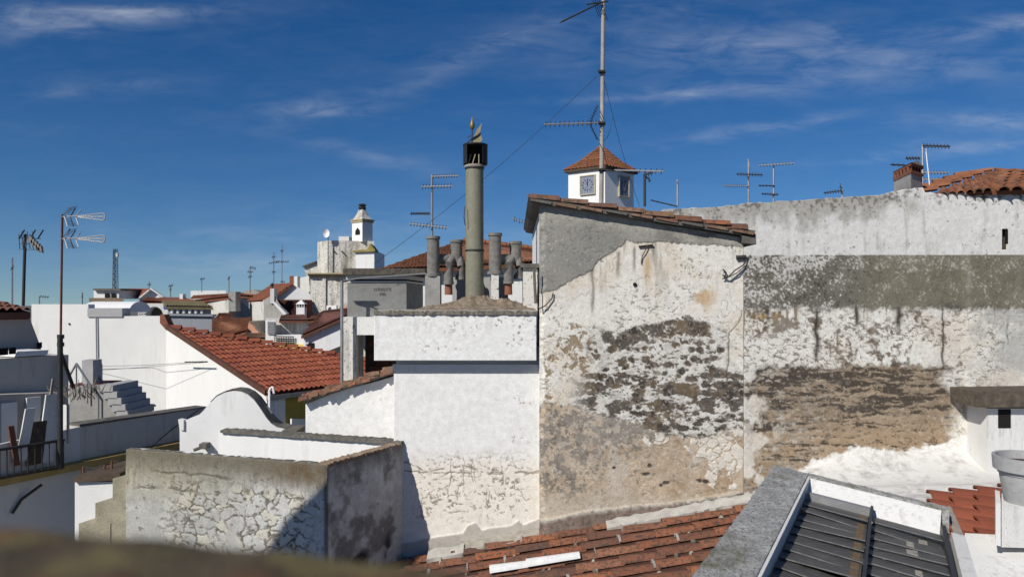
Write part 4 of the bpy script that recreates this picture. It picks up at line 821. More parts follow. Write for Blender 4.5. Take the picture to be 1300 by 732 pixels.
for k in range(12):
    o = start + dl * (.150 * k); sgt = rnd.uniform(-.006, .006)
    for h, (u0, u1) in enumerate(((0.0, LW * .47), (LW * .50, LW * .97))):
        a = o + dr * u0 - nn3 * (.006 + sgt); b = o + dr * u1 - nn3 * (.006 - sgt + rnd.uniform(-.012, .012)); dn = dl * .172 + nn3 * (.014 + rnd.uniform(-.004, .004))
        lv = slab('louvre', [a, b, b + dn, a + dn], nn3 * .006, gl)
        mb = MB(); q1, q2 = a + dn + nn3 * .001, b + dn + nn3 * .001; mb.prism([q1, q2, q2 + nn3 * .005, q1 + nn3 * .005], dl * .003); part('edge', mb, edge_m, lv)
        if h == 0:
            mb = MB(); q1 = a.lerp(b, .86) + nn3 * .0065; q2 = a.lerp(b, .965) + nn3 * .0065; mb.prism([q1 + dl * .03, q2 + dl * .03, q2 + dn * .93, q1 + dn * .93], nn3 * .003); part('batten', mb, M_bat, lv)
        elif k in (1, 2, 3, 5):
            mb = MB(); u = rnd.uniform(.45, .8); q1 = a.lerp(b, u) + nn3 * .006; q2 = a.lerp(b, u + rnd.uniform(.06, .16)) + nn3 * .006; mb.prism([q1 + dn * .3, q2 + dn * .2, q2 + dn * .9, q1 + dn * .8], nn3 * .003); part('dirt', mb, M_mortar, lv)
slab('frame_bar', [start + dr * LW * .475 - dl * .02 + nn3 * .02, start + dr * LW * .495 - dl * .02 + nn3 * .02, start + dr * LW * .495 + dl * 2.4 + nn3 * .02, start + dr * LW * .475 + dl * 2.4 + nn3 * .02], nn3 * .045, plain('frame_dark', (.05, .05, .055), .5, .4, 9, .001, .4, .4))
slab('head_rail', [start - dl * .03 + nn3 * .0, start - dl * .03 + dr * LW * .5, start + dl * .015 + dr * LW * .5, start + dl * .015], nn3 * .05, M_galv)
slab('side_rail', [start + dr * LW * .97 + nn3 * .0 - dl * .05, start + dr * LW * 1.0 - dl * .05, start + dr * LW * 1.0 + dl * 2.4, start + dr * LW * .97 + dl * 2.4], nn3 * .05, MATS['frame_dark'])
for (pa, pb) in ((P(1183, 650, 4.6), P(1196, 676, 4.3)), (P(1199, 645, 4.6), P(1218, 690, 4.3))):
    slab('strut', [pa, pa + Vector((.05, 0, 0)), pb + Vector((.05, 0, 0)), pb], (0, .02, .01), M_woodgrey)
slab('white_jamb', [br + dr * .06 - nn3 * .3 + dl * .1, br + dr * .13 - nn3 * .3 + dl * .1, br + dr * .13 + dl * 2.6 - nn3 * .3, br + dr * .06 + dl * 2.6 - nn3 * .3], nn3 * .2, M_near)

# ------------------------------------------------------------------ white roof slope, modern tiles, small chimney and flower pot at the right
def slope_h(X, Y):
    z = (H - 1.83) + (Y - 6.3) * -.02; t = np.clip((Y - 7.0) / 1.5, 0, 1); return z + .0 * t
ws = MB()
pa = [P(1045, 640, 7.0), P(1500, 640, 6.4), P(1500, 590, YW), P(1003, 606, YW)]
nxg, nyg = 60, 24; v = []; f = []
for j in range(nyg + 1):
    for i in range(nxg + 1):
        s, t = i / nxg, j / nyg; p = (pa[0] * (1 - s) + pa[1] * s) * (1 - t) + (pa[3] * (1 - s) + pa[2] * s) * t
        p.z += .26 * max(0, (t - .55) / .45) ** 2.2 * min(1, s * 7) ** .8 + .05 * math.exp(-((t - .42) / .10) ** 2) + .03 * (float(vnoise(np.array([[s * 14.]]), np.array([[t * 6.]]), 4)[0, 0]) - .5); v.append(p)
for j in range(nyg):
    for i in range(nxg): k = j * (nxg + 1) + i; f.append((k, k + 1, k + nxg + 2, k + nxg + 1))
m_ = nxg + 1; ring = [i for i in range(m_)] + [j * m_ + nxg for j in range(1, nyg + 1)] + [nyg * m_ + i for i in range(nxg - 1, -1, -1)] + [j * m_ for j in range(nyg - 1, 0, -1)]
o_ = len(v); v += [Vector((v[i].x, v[i].y, v[i].z - 1.6)) for i in ring]; nr_ = len(ring); f += [(ring[k], ring[(k + 1) % nr_], o_ + (k + 1) % nr_, o_ + k) for k in range(nr_)]
ws.add(v, f); wso = part('white_roof_slope', ws, wash('slope_white', (.66, .645, .61), (.33, .315, .29), .95, .6, 1.3), None, True); tag(wso, 'smooth white rendered roof slope at the foot of the terrace wall', 'roof')
rt_ = thing('modern_tile_patch', 'small patch of clean interlocking red tiles beside the flower pot', 'roof', P(1230, 680, 5.9))
tile_roof(rt_, (P(1345, 617, 6.5), P(1345, 692, 5.3), P(1188, 698, 5.3), P(1186, 630, 6.5)), 5, 5, T_modern, .055, .01, .98, None, .06, 1.12, .03)
sc_ = thing('stub_chimney', 'low white chimney with a mossy slab top and square dark vent', 'chimney', P(1275, 590, 8.12)); d0 = 8.12
mb = MB(); mb.box(PX(1254, d0), PX(1400, d0), d0, d0 + .38, PZ(640, d0), PZ(518, d0)); part('shaft', mb, M_near, sc_)
mb = MB(); mb.box(PX(1267, d0), PX(1283, d0), d0 - .004, d0 + .05, PZ(543, d0), PZ(519, d0)); part('vent', mb, M_dark, sc_)
rough = MB(); rough.prism([P(1239, 497, d0 - .1), P(1400, 494, d0 - .1), P(1400, 516, d0 - .1), P(1240, 517, d0 - .1)], (0, .48, 0)); part('slab', rough, plain('slab_moss', (.13, .105, .08), .95, .85, 16, .04), sc_)
tr = thing('terrace_ledge', 'rough white terrace ledge under the flower pot', 'ledge', P(1260, 720, 4.6))
mb = MB(); mb.prism([P(1225, 676, 4.75), P(1500, 690, 4.6), P(1500, 1000, 3.0), P(1225, 1000, 3.0)], (0, 0, -.5)); part('ledge_top', mb, M_near, tr)
bl = thing('pot_block', 'short white painted block carrying the flower pot', 'block', P(1285, 690, 4.55))
mb = MB(); mb.prism([P(1271.5, 694, 4.5), P(1345, 696, 4.5), P(1345, 643, 4.5), P(1271.5, 643, 4.5)], (.29, .42, 0)); part('block', mb, M_near, bl)
mb = MB(); mb.prism([P(1264, 691, 4.47), P(1270.5, 693, 4.47), P(1270.5, 639, 4.47), P(1264, 637, 4.47)], (.2, .3, 0)); part('side_plate', mb, M_white, bl)
fp = thing('flower_pot', 'plain grey plastic flower pot with a thick rim', 'flower pot', P(1296, 646, 4.6)); d0 = 4.6; s = d0 / F
mb = MB(); mb.lathe(P(1308, 651, d0), [(25 * s, 0), (26 * s, .01), (34 * s, 52 * s), (34 * s, 54 * s), (40 * s, 55 * s), (41 * s, 70 * s), (41 * s, 72 * s), (37 * s, 72 * s), (35 * s, 50 * s)], 40); part('body', mb, M_plastic, fp, True)
mb = MB(); mb.lathe(P(1308, 651, d0), [(35 * s, 62 * s), (.01, 63 * s)], 30); part('soil', mb, M_brown, fp)

# ------------------------------------------------------------------ near parapet (out of focus) and the house the camera stands on
DN = .33
npar = thing('near_parapet', 'blurred brown lichened parapet edge close in front', 'wall', (-.3, .33, H - 1.2))
v = []; f = []; n = 80
for k in range(n + 1):
    t = k / n; px = -160 + t * 760; yt_ = 657 + 78 * (t * .95) ** 1.25 + 2 * math.sin(t * 7); a = P(px, yt_, DN) + Vector((0, 0, .0008 * math.sin(k * .37))); b = a + Vector((0, -.18, .008)); v += [a, b, a - Vector((0, 0, .6)), b - Vector((0, 0, .6))]
for k in range(n): f += [(4 * k, 4 * k + 1, 4 * k + 5, 4 * k + 4), (4 * k + 2, 4 * k, 4 * k + 4, 4 * k + 6), (4 * k + 1, 4 * k + 3, 4 * k + 7, 4 * k + 5)]
mb = MB(); mb.add(v, f); ncm = plain('near_coping', (.085, .066, .040), .95, .8, 26, .006); part('coping', mb, ncm, npar)
nt = ncm.node_tree; bsdf = nt.nodes['Principled BSDF']; old = bsdf.inputs['Base Color'].links[0].from_socket; pp = _pos(nt)
nt.links.new(_mix(nt, _ramp(nt, _noise(nt, pp, 17, 3, .6), [(.50, (0, 0, 0)), (.62, (.8, .8, .8))]), _mix(nt, _ramp(nt, _noise(nt, pp, 29, 3, .6), [(.52, (0, 0, 0)), (.64, (.8, .8, .8))]), old, (.15, .125, .05)), (.15, .065, .032)), bsdf.inputs['Base Color'])

# ------------------------------------------------------------------ left: shaded side wall with ochre band, balcony, stairs
def Gp(px): y = -11.587 / ((px - CX) / F - .503); return Vector(((px - CX) / F * y, y))
def G3(px, py, off=0): p = Gp(px); n = Vector((.893, -.449)); q = p + n * off; return Vector((q.x, q.y, H + (CY - py) / F * p.y))
gn = Vector((.893, -.449, 0))
gw = thing('side_wall', 'long grey shaded wall with an ochre ledge running along it', 'wall', (*Gp(150), 0))
zt_ = H - 1.8; zb2 = H - 2.34
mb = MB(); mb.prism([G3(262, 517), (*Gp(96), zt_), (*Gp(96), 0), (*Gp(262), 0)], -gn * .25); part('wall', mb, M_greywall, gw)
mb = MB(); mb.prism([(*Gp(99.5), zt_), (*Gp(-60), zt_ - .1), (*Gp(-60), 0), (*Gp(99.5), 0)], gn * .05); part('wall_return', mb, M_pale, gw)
mb = MB(); mb.prism([G3(262, 515.5, .02), (*(Gp(100) + gn.xy * .02), zt_ + .03), (*(Gp(100) + gn.xy * .02), zt_ - .01), (*(Gp(262) + gn.xy * .02), zt_ - .01)], -gn * .3); part('coping', mb, M_cement_d, gw)
mb = MB(); mb.prism([(*(Gp(262)), zb2 + .05), (*(Gp(-60)), zb2 + .05), (*(Gp(-60)), zb2 - .05), (*(Gp(262)), zb2 - .05)], gn * .22); part('ochre_ledge', mb, M_yellowline, gw)
mb = MB(); mb.path([G3(180, 567, .2), G3(215, 545, .05), G3(255, 517, .03)], .008); mb.path([G3(10, 650, .1), G3(22, 632, .1), G3(40, 612, .24)], .02); part('loose_cable', mb, M_iron, gw)
wb = thing('white_hut', 'small sunlit white hut with dark slab roof and red iron rods', 'hut', P(120, 660, 8.6)); d0 = 8.6
mb = MB(); mb.box(PX(95, d0), PX(150, d0), d0, d0 + .7, 0, PZ(611, d0)); part('wall', mb, M_white, wb)
mb = MB(); mb.prism([P(92, 606, d0 - .05), P(152, 600, d0 - .05), P(152, 609, d0 - .05), P(93, 612, d0 - .05)], (0, .9, 0)); part('roof_slab', mb, M_brown, wb)
for (xx, ya, yb) in ((106, 606, 592), (133, 604, 590), (142, 603, 584)):
    mb = MB(); mb.tube(P(xx, ya, d0 + .3), P(xx, yb, d0 + .3), .014, 6); part('iron_rod', mb, M_rust, wb)
mb = MB(); mb.path([P(106, 592, d0 + .3), P(120, 595, d0 + .3), P(133, 590, d0 + .3), P(160, 583, d0 + .5)], .007); part('wire', mb, M_iron, wb)

bal = thing('grey_house', 'shaded grey house with flat sunlit ledge and dark small windows', 'house', P(30, 600, 11.5))
def K3(px, py, off):     # a point on a plane parallel to the side wall, off metres behind it
    y = (-10.345 - off) / (.893 * (px - CX) / F - .449); return P(px, py, y)
def kwall(name, pts, off, t, mat): mb = MB(); mb.prism([K3(x, y, off) for x, y in pts], -gn * t); return part(name, mb, mat, bal)
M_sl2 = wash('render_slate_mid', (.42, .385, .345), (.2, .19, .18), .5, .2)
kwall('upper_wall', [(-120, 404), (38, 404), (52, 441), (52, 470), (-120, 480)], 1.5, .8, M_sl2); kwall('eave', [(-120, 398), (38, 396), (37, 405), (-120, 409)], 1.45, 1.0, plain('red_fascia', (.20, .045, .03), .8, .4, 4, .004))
a_, b_ = K3(-120, 398, 1.4), K3(39, 396, 1.4); up_ = Vector((-.893, .449, .16)) * 1.1
sheet_roof('roof', [a_ + up_, b_ + up_, b_, a_], 14, 4, T_dark, bal)
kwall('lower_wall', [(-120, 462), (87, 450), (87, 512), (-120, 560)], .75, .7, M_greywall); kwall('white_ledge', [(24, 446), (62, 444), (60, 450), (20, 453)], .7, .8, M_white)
for pts in ([(-4, 442), (9, 441), (9, 450), (-4, 451)], [(11, 441), (19, 440.5), (19, 449), (11, 449.5)]): kwall('window', pts, .745, -.03, M_dark)
kwall('window', [(47, 435), (52, 434), (52, 441), (47, 442)], 1.49, -.03, M_dark)
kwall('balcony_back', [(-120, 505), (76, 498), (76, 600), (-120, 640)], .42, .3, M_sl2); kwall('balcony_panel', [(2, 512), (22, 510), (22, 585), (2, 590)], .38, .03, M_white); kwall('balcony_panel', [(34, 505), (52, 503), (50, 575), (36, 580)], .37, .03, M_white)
kwall('dark_doorway', [(52, 528), (70, 525), (70, 590), (44, 596)], .39, .03, M_cement_d)
rl = thing('balcony_railing', 'thin dark iron balcony railing above the ochre ledge', 'railing', G3(30, 600, .3))
mb = MB(); mb.path([G3(-60, 575, .25), G3(68, 556, .25)], .02); part('top_rail', mb, M_iron, rl)
mb = MB(); mb.path([G3(-60, 612, .25), G3(68, 590, .25)], .016); part('bottom_rail', mb, M_iron, rl)
for k in range(14):
    px = -50 + k * 9; mb = MB(); mb.tube(G3(px, 575 - (px + 60) * .15, .25), G3(px, 612 - (px + 60) * .172, .25), .008, 6); part('baluster', mb, M_iron, rl)
for (lab, xa, ya, xb, yb, w, mt) in (('tall pale board leaning on the balcony railing', 26, 518, 14, 585, .13, M_pale), ('narrow brown plank leaning on the balcony railing', 4, 540, 12, 590, .07, M_rust), ('wide brown shutter leaning on the balcony railing', 34, 535, 28, 590, .20, M_brown), ('broken white sheet propped on the balcony', 52, 500, 40, 588, .22, M_white2), ('thin brown pole leaning between the balcony boards', 60, 480, 48, 560, .03, M_woodgrey)):
    a, b = G3(xa, ya, .1), G3(xb, yb, .1); mb = MB(); e = Vector((.45, .89, 0)) * w; mb.prism([a, a + e, b + e, b], gn * .025); tag(part('board', mb, mt), lab, 'board')
po = thing('braced_pole', 'thick grey pole with diagonal brace rising from the balcony', 'pole', G3(60, 590, .3))
mb = MB(); mb.tube(G3(60, 592, .3), G3(60, 425, .3), .036, 10); part('pole', mb, M_iron, po, True)
mb = MB(); mb.tube(G3(61, 447, .3), G3(88, 492, .1), .026, 8); part('brace', mb, M_iron, po, True)
mb = MB(); mb.path([G3(62, 505, .3), G3(70, 512, .3), G3(70, 560, .3)], .018); part('handrail', mb, M_galv, po)
tb = G3(95, 505, .05)
mb = MB()
for k in range(60):
    a = tb + Vector((rnd.uniform(-.35, .35), rnd.uniform(-.3, .3), rnd.uniform(-.05, .16))); mb.tube(a, a + Vector((rnd.uniform(-.12, .12), rnd.uniform(-.1, .1), rnd.uniform(.05, .16))), .008, 4, .002)
tag(part('dry_plant', mb, plain('dry_leaves', (.17, .15, .11), .9, .5, 20, .01)), 'tuft of dry grey plant on the corner of the side wall', 'plant', kind='stuff')
# rear terrace stairs
stt = thing('roof_stairs', 'short grey concrete roof stairs with open risers and railings', 'stairs', P(120, 535, 13.2)); d0 = 13.2
mb = MB(); mb.prism([P(88, 492, d0), P(134, 492, d0), P(160, 532, d0), P(88, 540, d0)], (0, .8, 0)); part('flank', mb, M_cement, stt)
for k in range(5):
    mb = MB(); mb.prism([P(126 + k * 5.4, 489 + k * 8, d0 - .04), P(143 + k * 5.4, 489 + k * 8, d0 - .04), P(143 + k * 5.4, 498 + k * 8, d0 - .04), P(126 + k * 5.4, 498 + k * 8, d0 - .04)], (0, .9, 0)); part('step', mb, M_slate, stt)
for kk, dd in enumerate((d0 - .05, d0 + .8)):
    mb = MB(); mb.path([P(88 + kk * 30, 461 - kk * 16 + 16, dd), P(97 + kk * 28, 461 + kk * 16, dd), P(133 + kk * 36 - 8, 505 + kk * 20, dd)], .02)
    for t in (0, .5, 1): q = P(97 + kk * 28, 461 + kk * 16, dd).lerp(P(133 + kk * 36 - 8, 505 + kk * 20, dd), t); mb.tube(q, q - Vector((0, 0, .42)), .014, 6)
    part('railing', mb, M_galv, stt)
cb_ = thing('grey_vent_box', 'upright grey vent box on a dark red roof by the stairs', 'vent', P(111, 490, 13.8))
mb = MB(); mb.prism([P(104, 457, 13.8), P(118, 457, 13.8), P(118, 490, 13.8), P(104, 490, 13.8)], (0, .3, 0)); part('box', mb, M_slate, cb_)
mb = MB(); mb.prism([P(88, 488, 13.7), P(126, 488, 13.7), P(126, 496, 13.7), P(88, 496, 13.7)], (0, .8, 0)); part('roof_edge', mb, plain('dark_red', (.13, .03, .022), .8, .3, 5, .004), cb_)

# ------------------------------------------------------------------ left white gable and its red tiled roof
DW = 25.2
wg = thing('white_gable_house', 'large plain white gable wall under the red tiled roof', 'house', (PX(200, DW), DW, 0))
TL = P(211, 417, DW); BLc = P(338, 499, 21.6); CO = P(557, 474, 27.7); CO.z = BLc.z
e = (BLc - TL); nrm = Vector((e.y, -e.x, 0)).normalized(); el_ = (CO - BLc); rn = el_.cross(TL - BLc).normalized(); rn = rn if rn.z > 0 else -rn
gwm = wash('gable_white', (.74, .725, .685), (.44, .41, .36), .40, .15, .45)
mb = MB(); mb.prism([P(40, 386, DW), P(112, 386, DW), P(112, 401, DW), P(205, 401, DW), (PX(211, DW), DW, PZ(412, DW)), (PX(211, DW), DW, 0), (PX(40, DW), DW, 0)], (0, .4, 0)); part('wall', mb, gwm, wg)
mb = MB(); mb.prism([TL + Vector((0, 0, .02)), BLc - Vector((0, 0, .05)), (BLc.x, BLc.y, 0), (TL.x, TL.y, 0)], -nrm * .3); part('gable_end', mb, gwm, wg)
mb = MB(); mb.prism([TL + Vector((0, 0, .16)) + nrm * .05, BLc + Vector((0, 0, .10)) + nrm * .05, BLc - Vector((0, 0, .06)) + nrm * .05, TL + Vector((0, 0, .0)) + nrm * .05], -nrm * .12); part('verge', mb, plain('verge_dark', (.10, .045, .03), .9, .5, 6, .01), wg)
mb = MB(); mb.prism([P(203, 399, DW - .02), P(208, 399, DW - .02), P(217, 419, DW - .02), P(212, 420, DW - .02), P(203, 410, DW - .02)], (0, .4, 0)); part('brick_end', mb, MATS['old_brick'], wg)
mb = MB(); mb.prism([TL - rn * .02, BLc - rn * .02, CO - rn * .02], -rn * .10); part('roof_deck', mb, plain('channel_red', (.16, .045, .025), .9, .5, 6, .02), wg)
NC = 41; wv_ = el_ / NC; upv = (TL - BLc)
for i in range(29):
    k = (i + .5) / NC; foot = BLc + el_ * k; full = 15.0; nrow = full * (1 - k)
    for j in range(int(math.ceil(nrow))):
        t0 = min(j + 1.14, nrow + .05) / full; a = foot + upv * t0 + rn * .0; b = foot + upv * (j / full) + rn * .045 - upv * (.012 if j == 0 else 0)
        jx = wv_ * rnd.gauss(0, .03); place_tile(a + jx, b + jx + rn * rnd.uniform(-.008, .01), wv_ * .94, rn, .075, T_red, wg)
nh = 22
for k in range(16):
    a = TL.lerp(CO, k / nh); b = TL.lerp(CO, (k + 1.12) / nh); h_ = (CO - TL).cross(Vector((0, 0, 1))).normalized()
    place_tile(a + Vector((0, 0, .03)), b + Vector((0, 0, .07)), h_ * .30, Vector((0, 0, 1)), .13, T_red, wg, 'hip_tile')
d_ = nrm * -.3
mb = MB(); mb.prism([BLc + d_ * .2 - Vector((0, 0, .12)), CO - Vector((0, 0, .12)), Vector((CO.x, CO.y, 0)), Vector((BLc.x, BLc.y, 0)) + d_ * .2], -Vector((el_.y, -el_.x, 0)).normalized() * .3); part('ochre_wall', mb, M_yellow, wg)
on = Vector((el_.y, -el_.x, 0)).normalized(); mb = MB(); mb.prism([BLc - Vector((0, 0, .07)), CO - Vector((0, 0, .07)), CO - Vector((0, 0, .2)), BLc - Vector((0, 0, .2))], on * .12); part('cornice', mb, M_mortar, wg)
w0, w1 = BLc + el_ * .0, BLc + el_ * .085; mb = MB(); mb.prism([w0 - Vector((0, 0, .22)), w1 - Vector((0, 0, .22)), Vector((w1.x, w1.y, 0)), Vector((w0.x, w0.y, 0))], on * .04); part('white_corner', mb, M_white2, wg)
q0, q1 = P(368, 531, 22.2), P(389, 531, 22.9); mb = MB(); mb.prism([q0, q1, q1 - Vector((0, 0, .5)), q0 - Vector((0, 0, .5))], on * .1); part('window_frame', mb, M_white2, wg)
mb = MB(); mb.path([P(342, 532, 21), P(342, 496, 21), P(344, 491.5, 21), P(347, 492, 21), P(348, 499, 21)], .036, 8); part('vent_pipe', mb, M_skywhite, wg, True)
mb = MB(); mb.path([P(122, 402, DW - .05), P(123, 462, DW - .05), P(124, 500, DW - .05)], .024); mb.lathe(P(123, 480, DW - .08), [(.07, 0), (.07, .6)], 8); part('downpipe', mb, M_galv, wg)
mb = MB(); mb.path([P(124, 465, DW - .1), P(190, 463, DW - .1), P(258, 459, 23.2)], .007); mb.path([P(124, 470, DW - .1), P(258, 460, 23.2)], .006); mb.tube(P(235, 459.5, 23.9), P(263, 459, 23.0), .024, 6); part('clothes_line', mb, M_iron, wg)
for (xx, yy) in ((177, 512), (192, 514), (196, 514), (88, 411)): mb = MB(); mb.tube(P(xx, yy, DW - .03), P(xx, yy, DW + .02), .035, 8); part('vent_hole', mb, M_dark, wg)
mb = MB(); mb.box(PX(112, DW), PX(156, DW), DW - .05, DW + .5, PZ(402, DW), PZ(391, DW)); part('grey_parapet', mb, M_slate, wg)
vr = thing('barrel_vault', 'low white barrel-vaulted roof hump behind the white gable', 'roof', P(140, 390, 26.6)); n = 14; v = []; f = []
for k in range(n + 1):
    a = math.pi * k / n
    for xx in (104, 164): v.append(P(xx, 396, 26.6) + Vector((0, .8 - .8 * math.cos(a), .40 * math.sin(a))))
for k in range(n): f.append((2 * k, 2 * k + 1, 2 * k + 3, 2 * k + 2))
f += [tuple(range(0, 2 * n + 2, 2)), tuple(range(2 * n + 1, 0, -2))]; mb = MB(); mb.add(v, f); part('vault', mb, M_white, vr, True)

# ------------------------------------------------------------------ the town behind
def house_px(name, label, outline, d, dv, mat, cat='house', group=None, base=True):
    t = thing(name, label, cat, (PX(sum(p[0] for p in outline) / len(outline), d), d, 0), group)
    if dv[0] == 0: dv = (PX(max(p[0] for p in outline), 1) * dv[1], dv[1], 0)
    mb = MB(); mb.prism([P(x, y, d) for x, y in outline], dv); part('wall', mb, mat, t); return t
def win(t, xa, xb, ya, yb, d, mat=None, frame=True):
    mb = MB(); mb.prism([P(xa, ya, d - .03), P(xb, ya, d - .03), P(xb, yb, d - .03), P(xa, yb, d - .03)], (0, .06, 0)); o = part('window', mb, mat or M_dark, t)
    if frame:
        w = .5; mb = MB()
        for (a, b, c, e) in ((xa - w, xb + w, ya - w, ya), (xa - w, xb + w, yb, yb + w), (xa - w, xa, ya, yb), (xb, xb + w, ya, yb)): mb.prism([P(a, c, d - .05), P(b, c, d - .05), P(b, e, d - .05), P(a, e, d - .05)], (0, .07, 0))
        part('frame', mb, M_white, o)
    return o
B0 = 520
# skyline left
t = house_px('brown_house', 'flat brown house with white upper storey below the lattice mast', [(113, 378), (157, 378), (157, B0), (113, B0)], 60, (0, 6, 0), plain('brown_render', (.20, .15, .10), .9, .4, .6, .02))
mb = MB(); mb.prism([P(119, 367, 62), P(151, 367, 62), P(151, 379, 62), P(119, 379, 62)], (0, 4, 0)); part('upper_storey', mb, M_white, t); mb = MB(); mb.prism([P(118, 366, 61.7), P(153, 366, 61.7), P(153, 368.5, 61.7), P(118, 368.5, 61.7)], (0, 5, 0)); part('roof_slab', mb, M_cement_d, t)
for xa in (133, 141): win(t, xa, xa + 5, 372, 378, 61.9, None, False)
t = house_px('red_roof_house', 'white gabled house with red roof on the skyline', [(177, 378), (191, 366.5), (206, 377), (206, B0), (177, B0)], 64, (0, .6, 0), plain('shade_white', (.68, .68, .69), .9, .1, .5, .01))
sheet_roof('roof', [P(157, 366, 72), P(191, 366, 64), P(176, 378.5, 63.6), P(156, 377, 72)], 16, 6, T_far, t, .12)
mb = MB(); mb.prism([P(191, 365.3, 63.5), P(207, 376.5, 63.5), P(207, 378, 63.5), P(191, 367, 63.5), P(177, 378.5, 63.5), P(176, 377.5, 63.5)], (0, .5, 0)); part('verge', mb, M_white, t)
t = house_px('low_red_roof', 'low house with faded red roof line and white chimney stub', [(180, 384), (250, 384), (250, B0), (180, B0)], 48, (0, 6, 0), M_pale)
sheet_roof('roof', [P(186, 378.5, 52), P(232, 379, 52), P(252, 384.5, 47.8), (P(178, 384, 47.8))], 24, 6, T_far, t, .1)
mb = MB(); mb.prism([P(228, 373, 50), P(232, 373, 50), P(232, 384, 50), P(228, 384, 50)], (0, .5, 0)); part('chimney', mb, M_white, t)
aw = thing('arched_wall', 'grey parapet wall pierced by one round dark arch', 'wall', P(198, 400, 33)); d0 = 33
pts = [(182, 425), (182, 385), (213, 385), (213, 425), (207, 425), (207, 400)] + [(196 + 11 * math.cos(a), 400 - 11 * math.sin(a)) for a in [math.pi * k / 10 for k in range(1, 10)]] + [(185, 400), (185, 425)]
mb = MB(); mb.prism([P(x, y, d0) for x, y in pts], (0, .5, 0)); part('wall', mb, M_pale, aw)
mb = MB(); mb.box(PX(183, 33.7), PX(212, 33.7), 33.55, 33.9, 4, PZ(387, 33.7)); part('arch_backing', mb, M_cement_d, aw)
mb = MB(); mb.prism([P(207.5, 388, 32.97), P(212, 388, 32.97), P(212, 392, 32.97), P(207.5, 392, 32.97)], (0, .02, 0)); part('blue_plaque', mb, M_blue, aw)
gt = thing('block_screen', 'white pierced block screen beside the arched wall', 'screen', P(180, 400, 32.5))
for i in range(3):
    for j in range(5): mb = MB(); a, b = 175 + i * 3.2, 387 + j * 3.2; mb.prism([P(a, b, 32.5), P(a + 1, b, 32.5), P(a + 1, b + 3, 32.5), P(a, b + 3, 32.5)], (0, .2, 0)); mb.prism([P(a, b, 32.5), P(a + 3.2, b, 32.5), P(a + 3.2, b + .9, 32.5), P(a, b + .9, 32.5)], (0, .2, 0)); part('block', mb, M_white, gt)
DS = 1.45
bgh = thing('slate_house', 'slate-grey shaded house with pierced cornice and mossy roof', 'house', P(240, 430, 21)); d0 = 21
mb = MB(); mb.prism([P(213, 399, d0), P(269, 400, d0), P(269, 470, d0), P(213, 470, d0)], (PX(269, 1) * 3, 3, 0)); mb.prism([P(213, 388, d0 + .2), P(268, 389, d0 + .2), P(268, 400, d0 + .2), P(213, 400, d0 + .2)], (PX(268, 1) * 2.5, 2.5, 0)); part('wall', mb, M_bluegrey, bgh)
mb = MB(); mb.prism([P(212, 398, d0 - .08), P(270, 399, d0 - .08), P(270, 401.5, d0 - .08), P(212, 400.5, d0 - .08)], (0, .4, 0)); part('cornice', mb, M_bluegrey, bgh)
for k in range(6): mb = MB(); a = 216 + k * 7.6; mb.prism([P(a, 392.5, d0 + .12), P(a + 3.4, 392.5, d0 + .12), P(a + 3.0, 397.5, d0 + .12), P(a + .6, 397.5, d0 + .12)], (0, .15, 0)); part('vent_hole', mb, M_white if k in (0, 3, 4) else M_pale, bgh)
sheet_roof('roof', [P(205, 382, d0 + 3), P(255, 383, d0 + 3), P(270.5, 390, d0 + .05), P(211, 389, d0 + .05)], 16, 5, M_moss, bgh, .05)
win(bgh, 213.5, 219, 412, 415, d0, M_dark, False); DS = 1.0

def corner_house(name, label, xl, dl_, xc, dc, xr, dr_, yt, mat_l, mat_r=None, yb=B0):
    t = thing(name, label, 'house', (PX(xc, dc), dc, 0)); q = quadplan(xl, dl_, xc, dc, xr, dr_); z1 = PZ(yt, dc)
    mb = MB(); mb.plan(q, 0, z1); part('wall', mb, mat_l, t); return t, q, z1
t, q, z1 = corner_house('rough_house', 'rough whitewashed house with a dark shaded flank and chimney', 240, 54, 290, 48, 316, 54, 378.5, M_dirty)
mb = MB(); mb.prism([P(292, 372, 48.4), P(317, 392, 54), P(317, 440, 54), P(292, 440, 48.4)], (-.3, 1.2, 0)); part('flank', mb, M_cement, t)  # the flank's shade is put into a darker colour than the lit face
mb = MB(); mb.prism([P(290, 370, 48), P(299, 370, 48), P(299, 395, 48), P(290, 395, 48)], (0, .9, 0)); part('chimney', mb, M_cement, t)
sheet_roof('roof', [P(246, 376, 56), P(292, 373.5, 54), P(291, 378, 47.8), P(237, 384, 53.5)], 20, 5, T_far, t, .1)
t = house_px('pale_block', 'long pale flat-roofed block on the skyline behind the rough house', [(242, 369), (287, 368.5), (287, B0), (242, B0)], 70, (0, 8, 0), M_white2)
t = house_px('lilac_house', 'faded lilac house with small window behind the dark flank', [(262, 376), (300, 374), (318, 378), (318, B0), (262, B0)], 56, (0, 6, 0), plain('lilac', (.50, .46, .50), .9, .15, .5, .01)); win(t, 308, 312, 376, 383, 56)
sheet_roof('roof', [P(300, 371.5, 60), P(328, 374, 60), P(330, 378, 55.8), P(298, 375.5, 55.8)], 14, 4, T_far, t, .1)
mb = MB(); mb.prism([P(309, 369, 58), P(322, 367.5, 58), P(331, 372, 58), P(331, 376, 58), P(309, 375, 58)], (0, 3, 0)); part('parapet', mb, M_mortar, t)
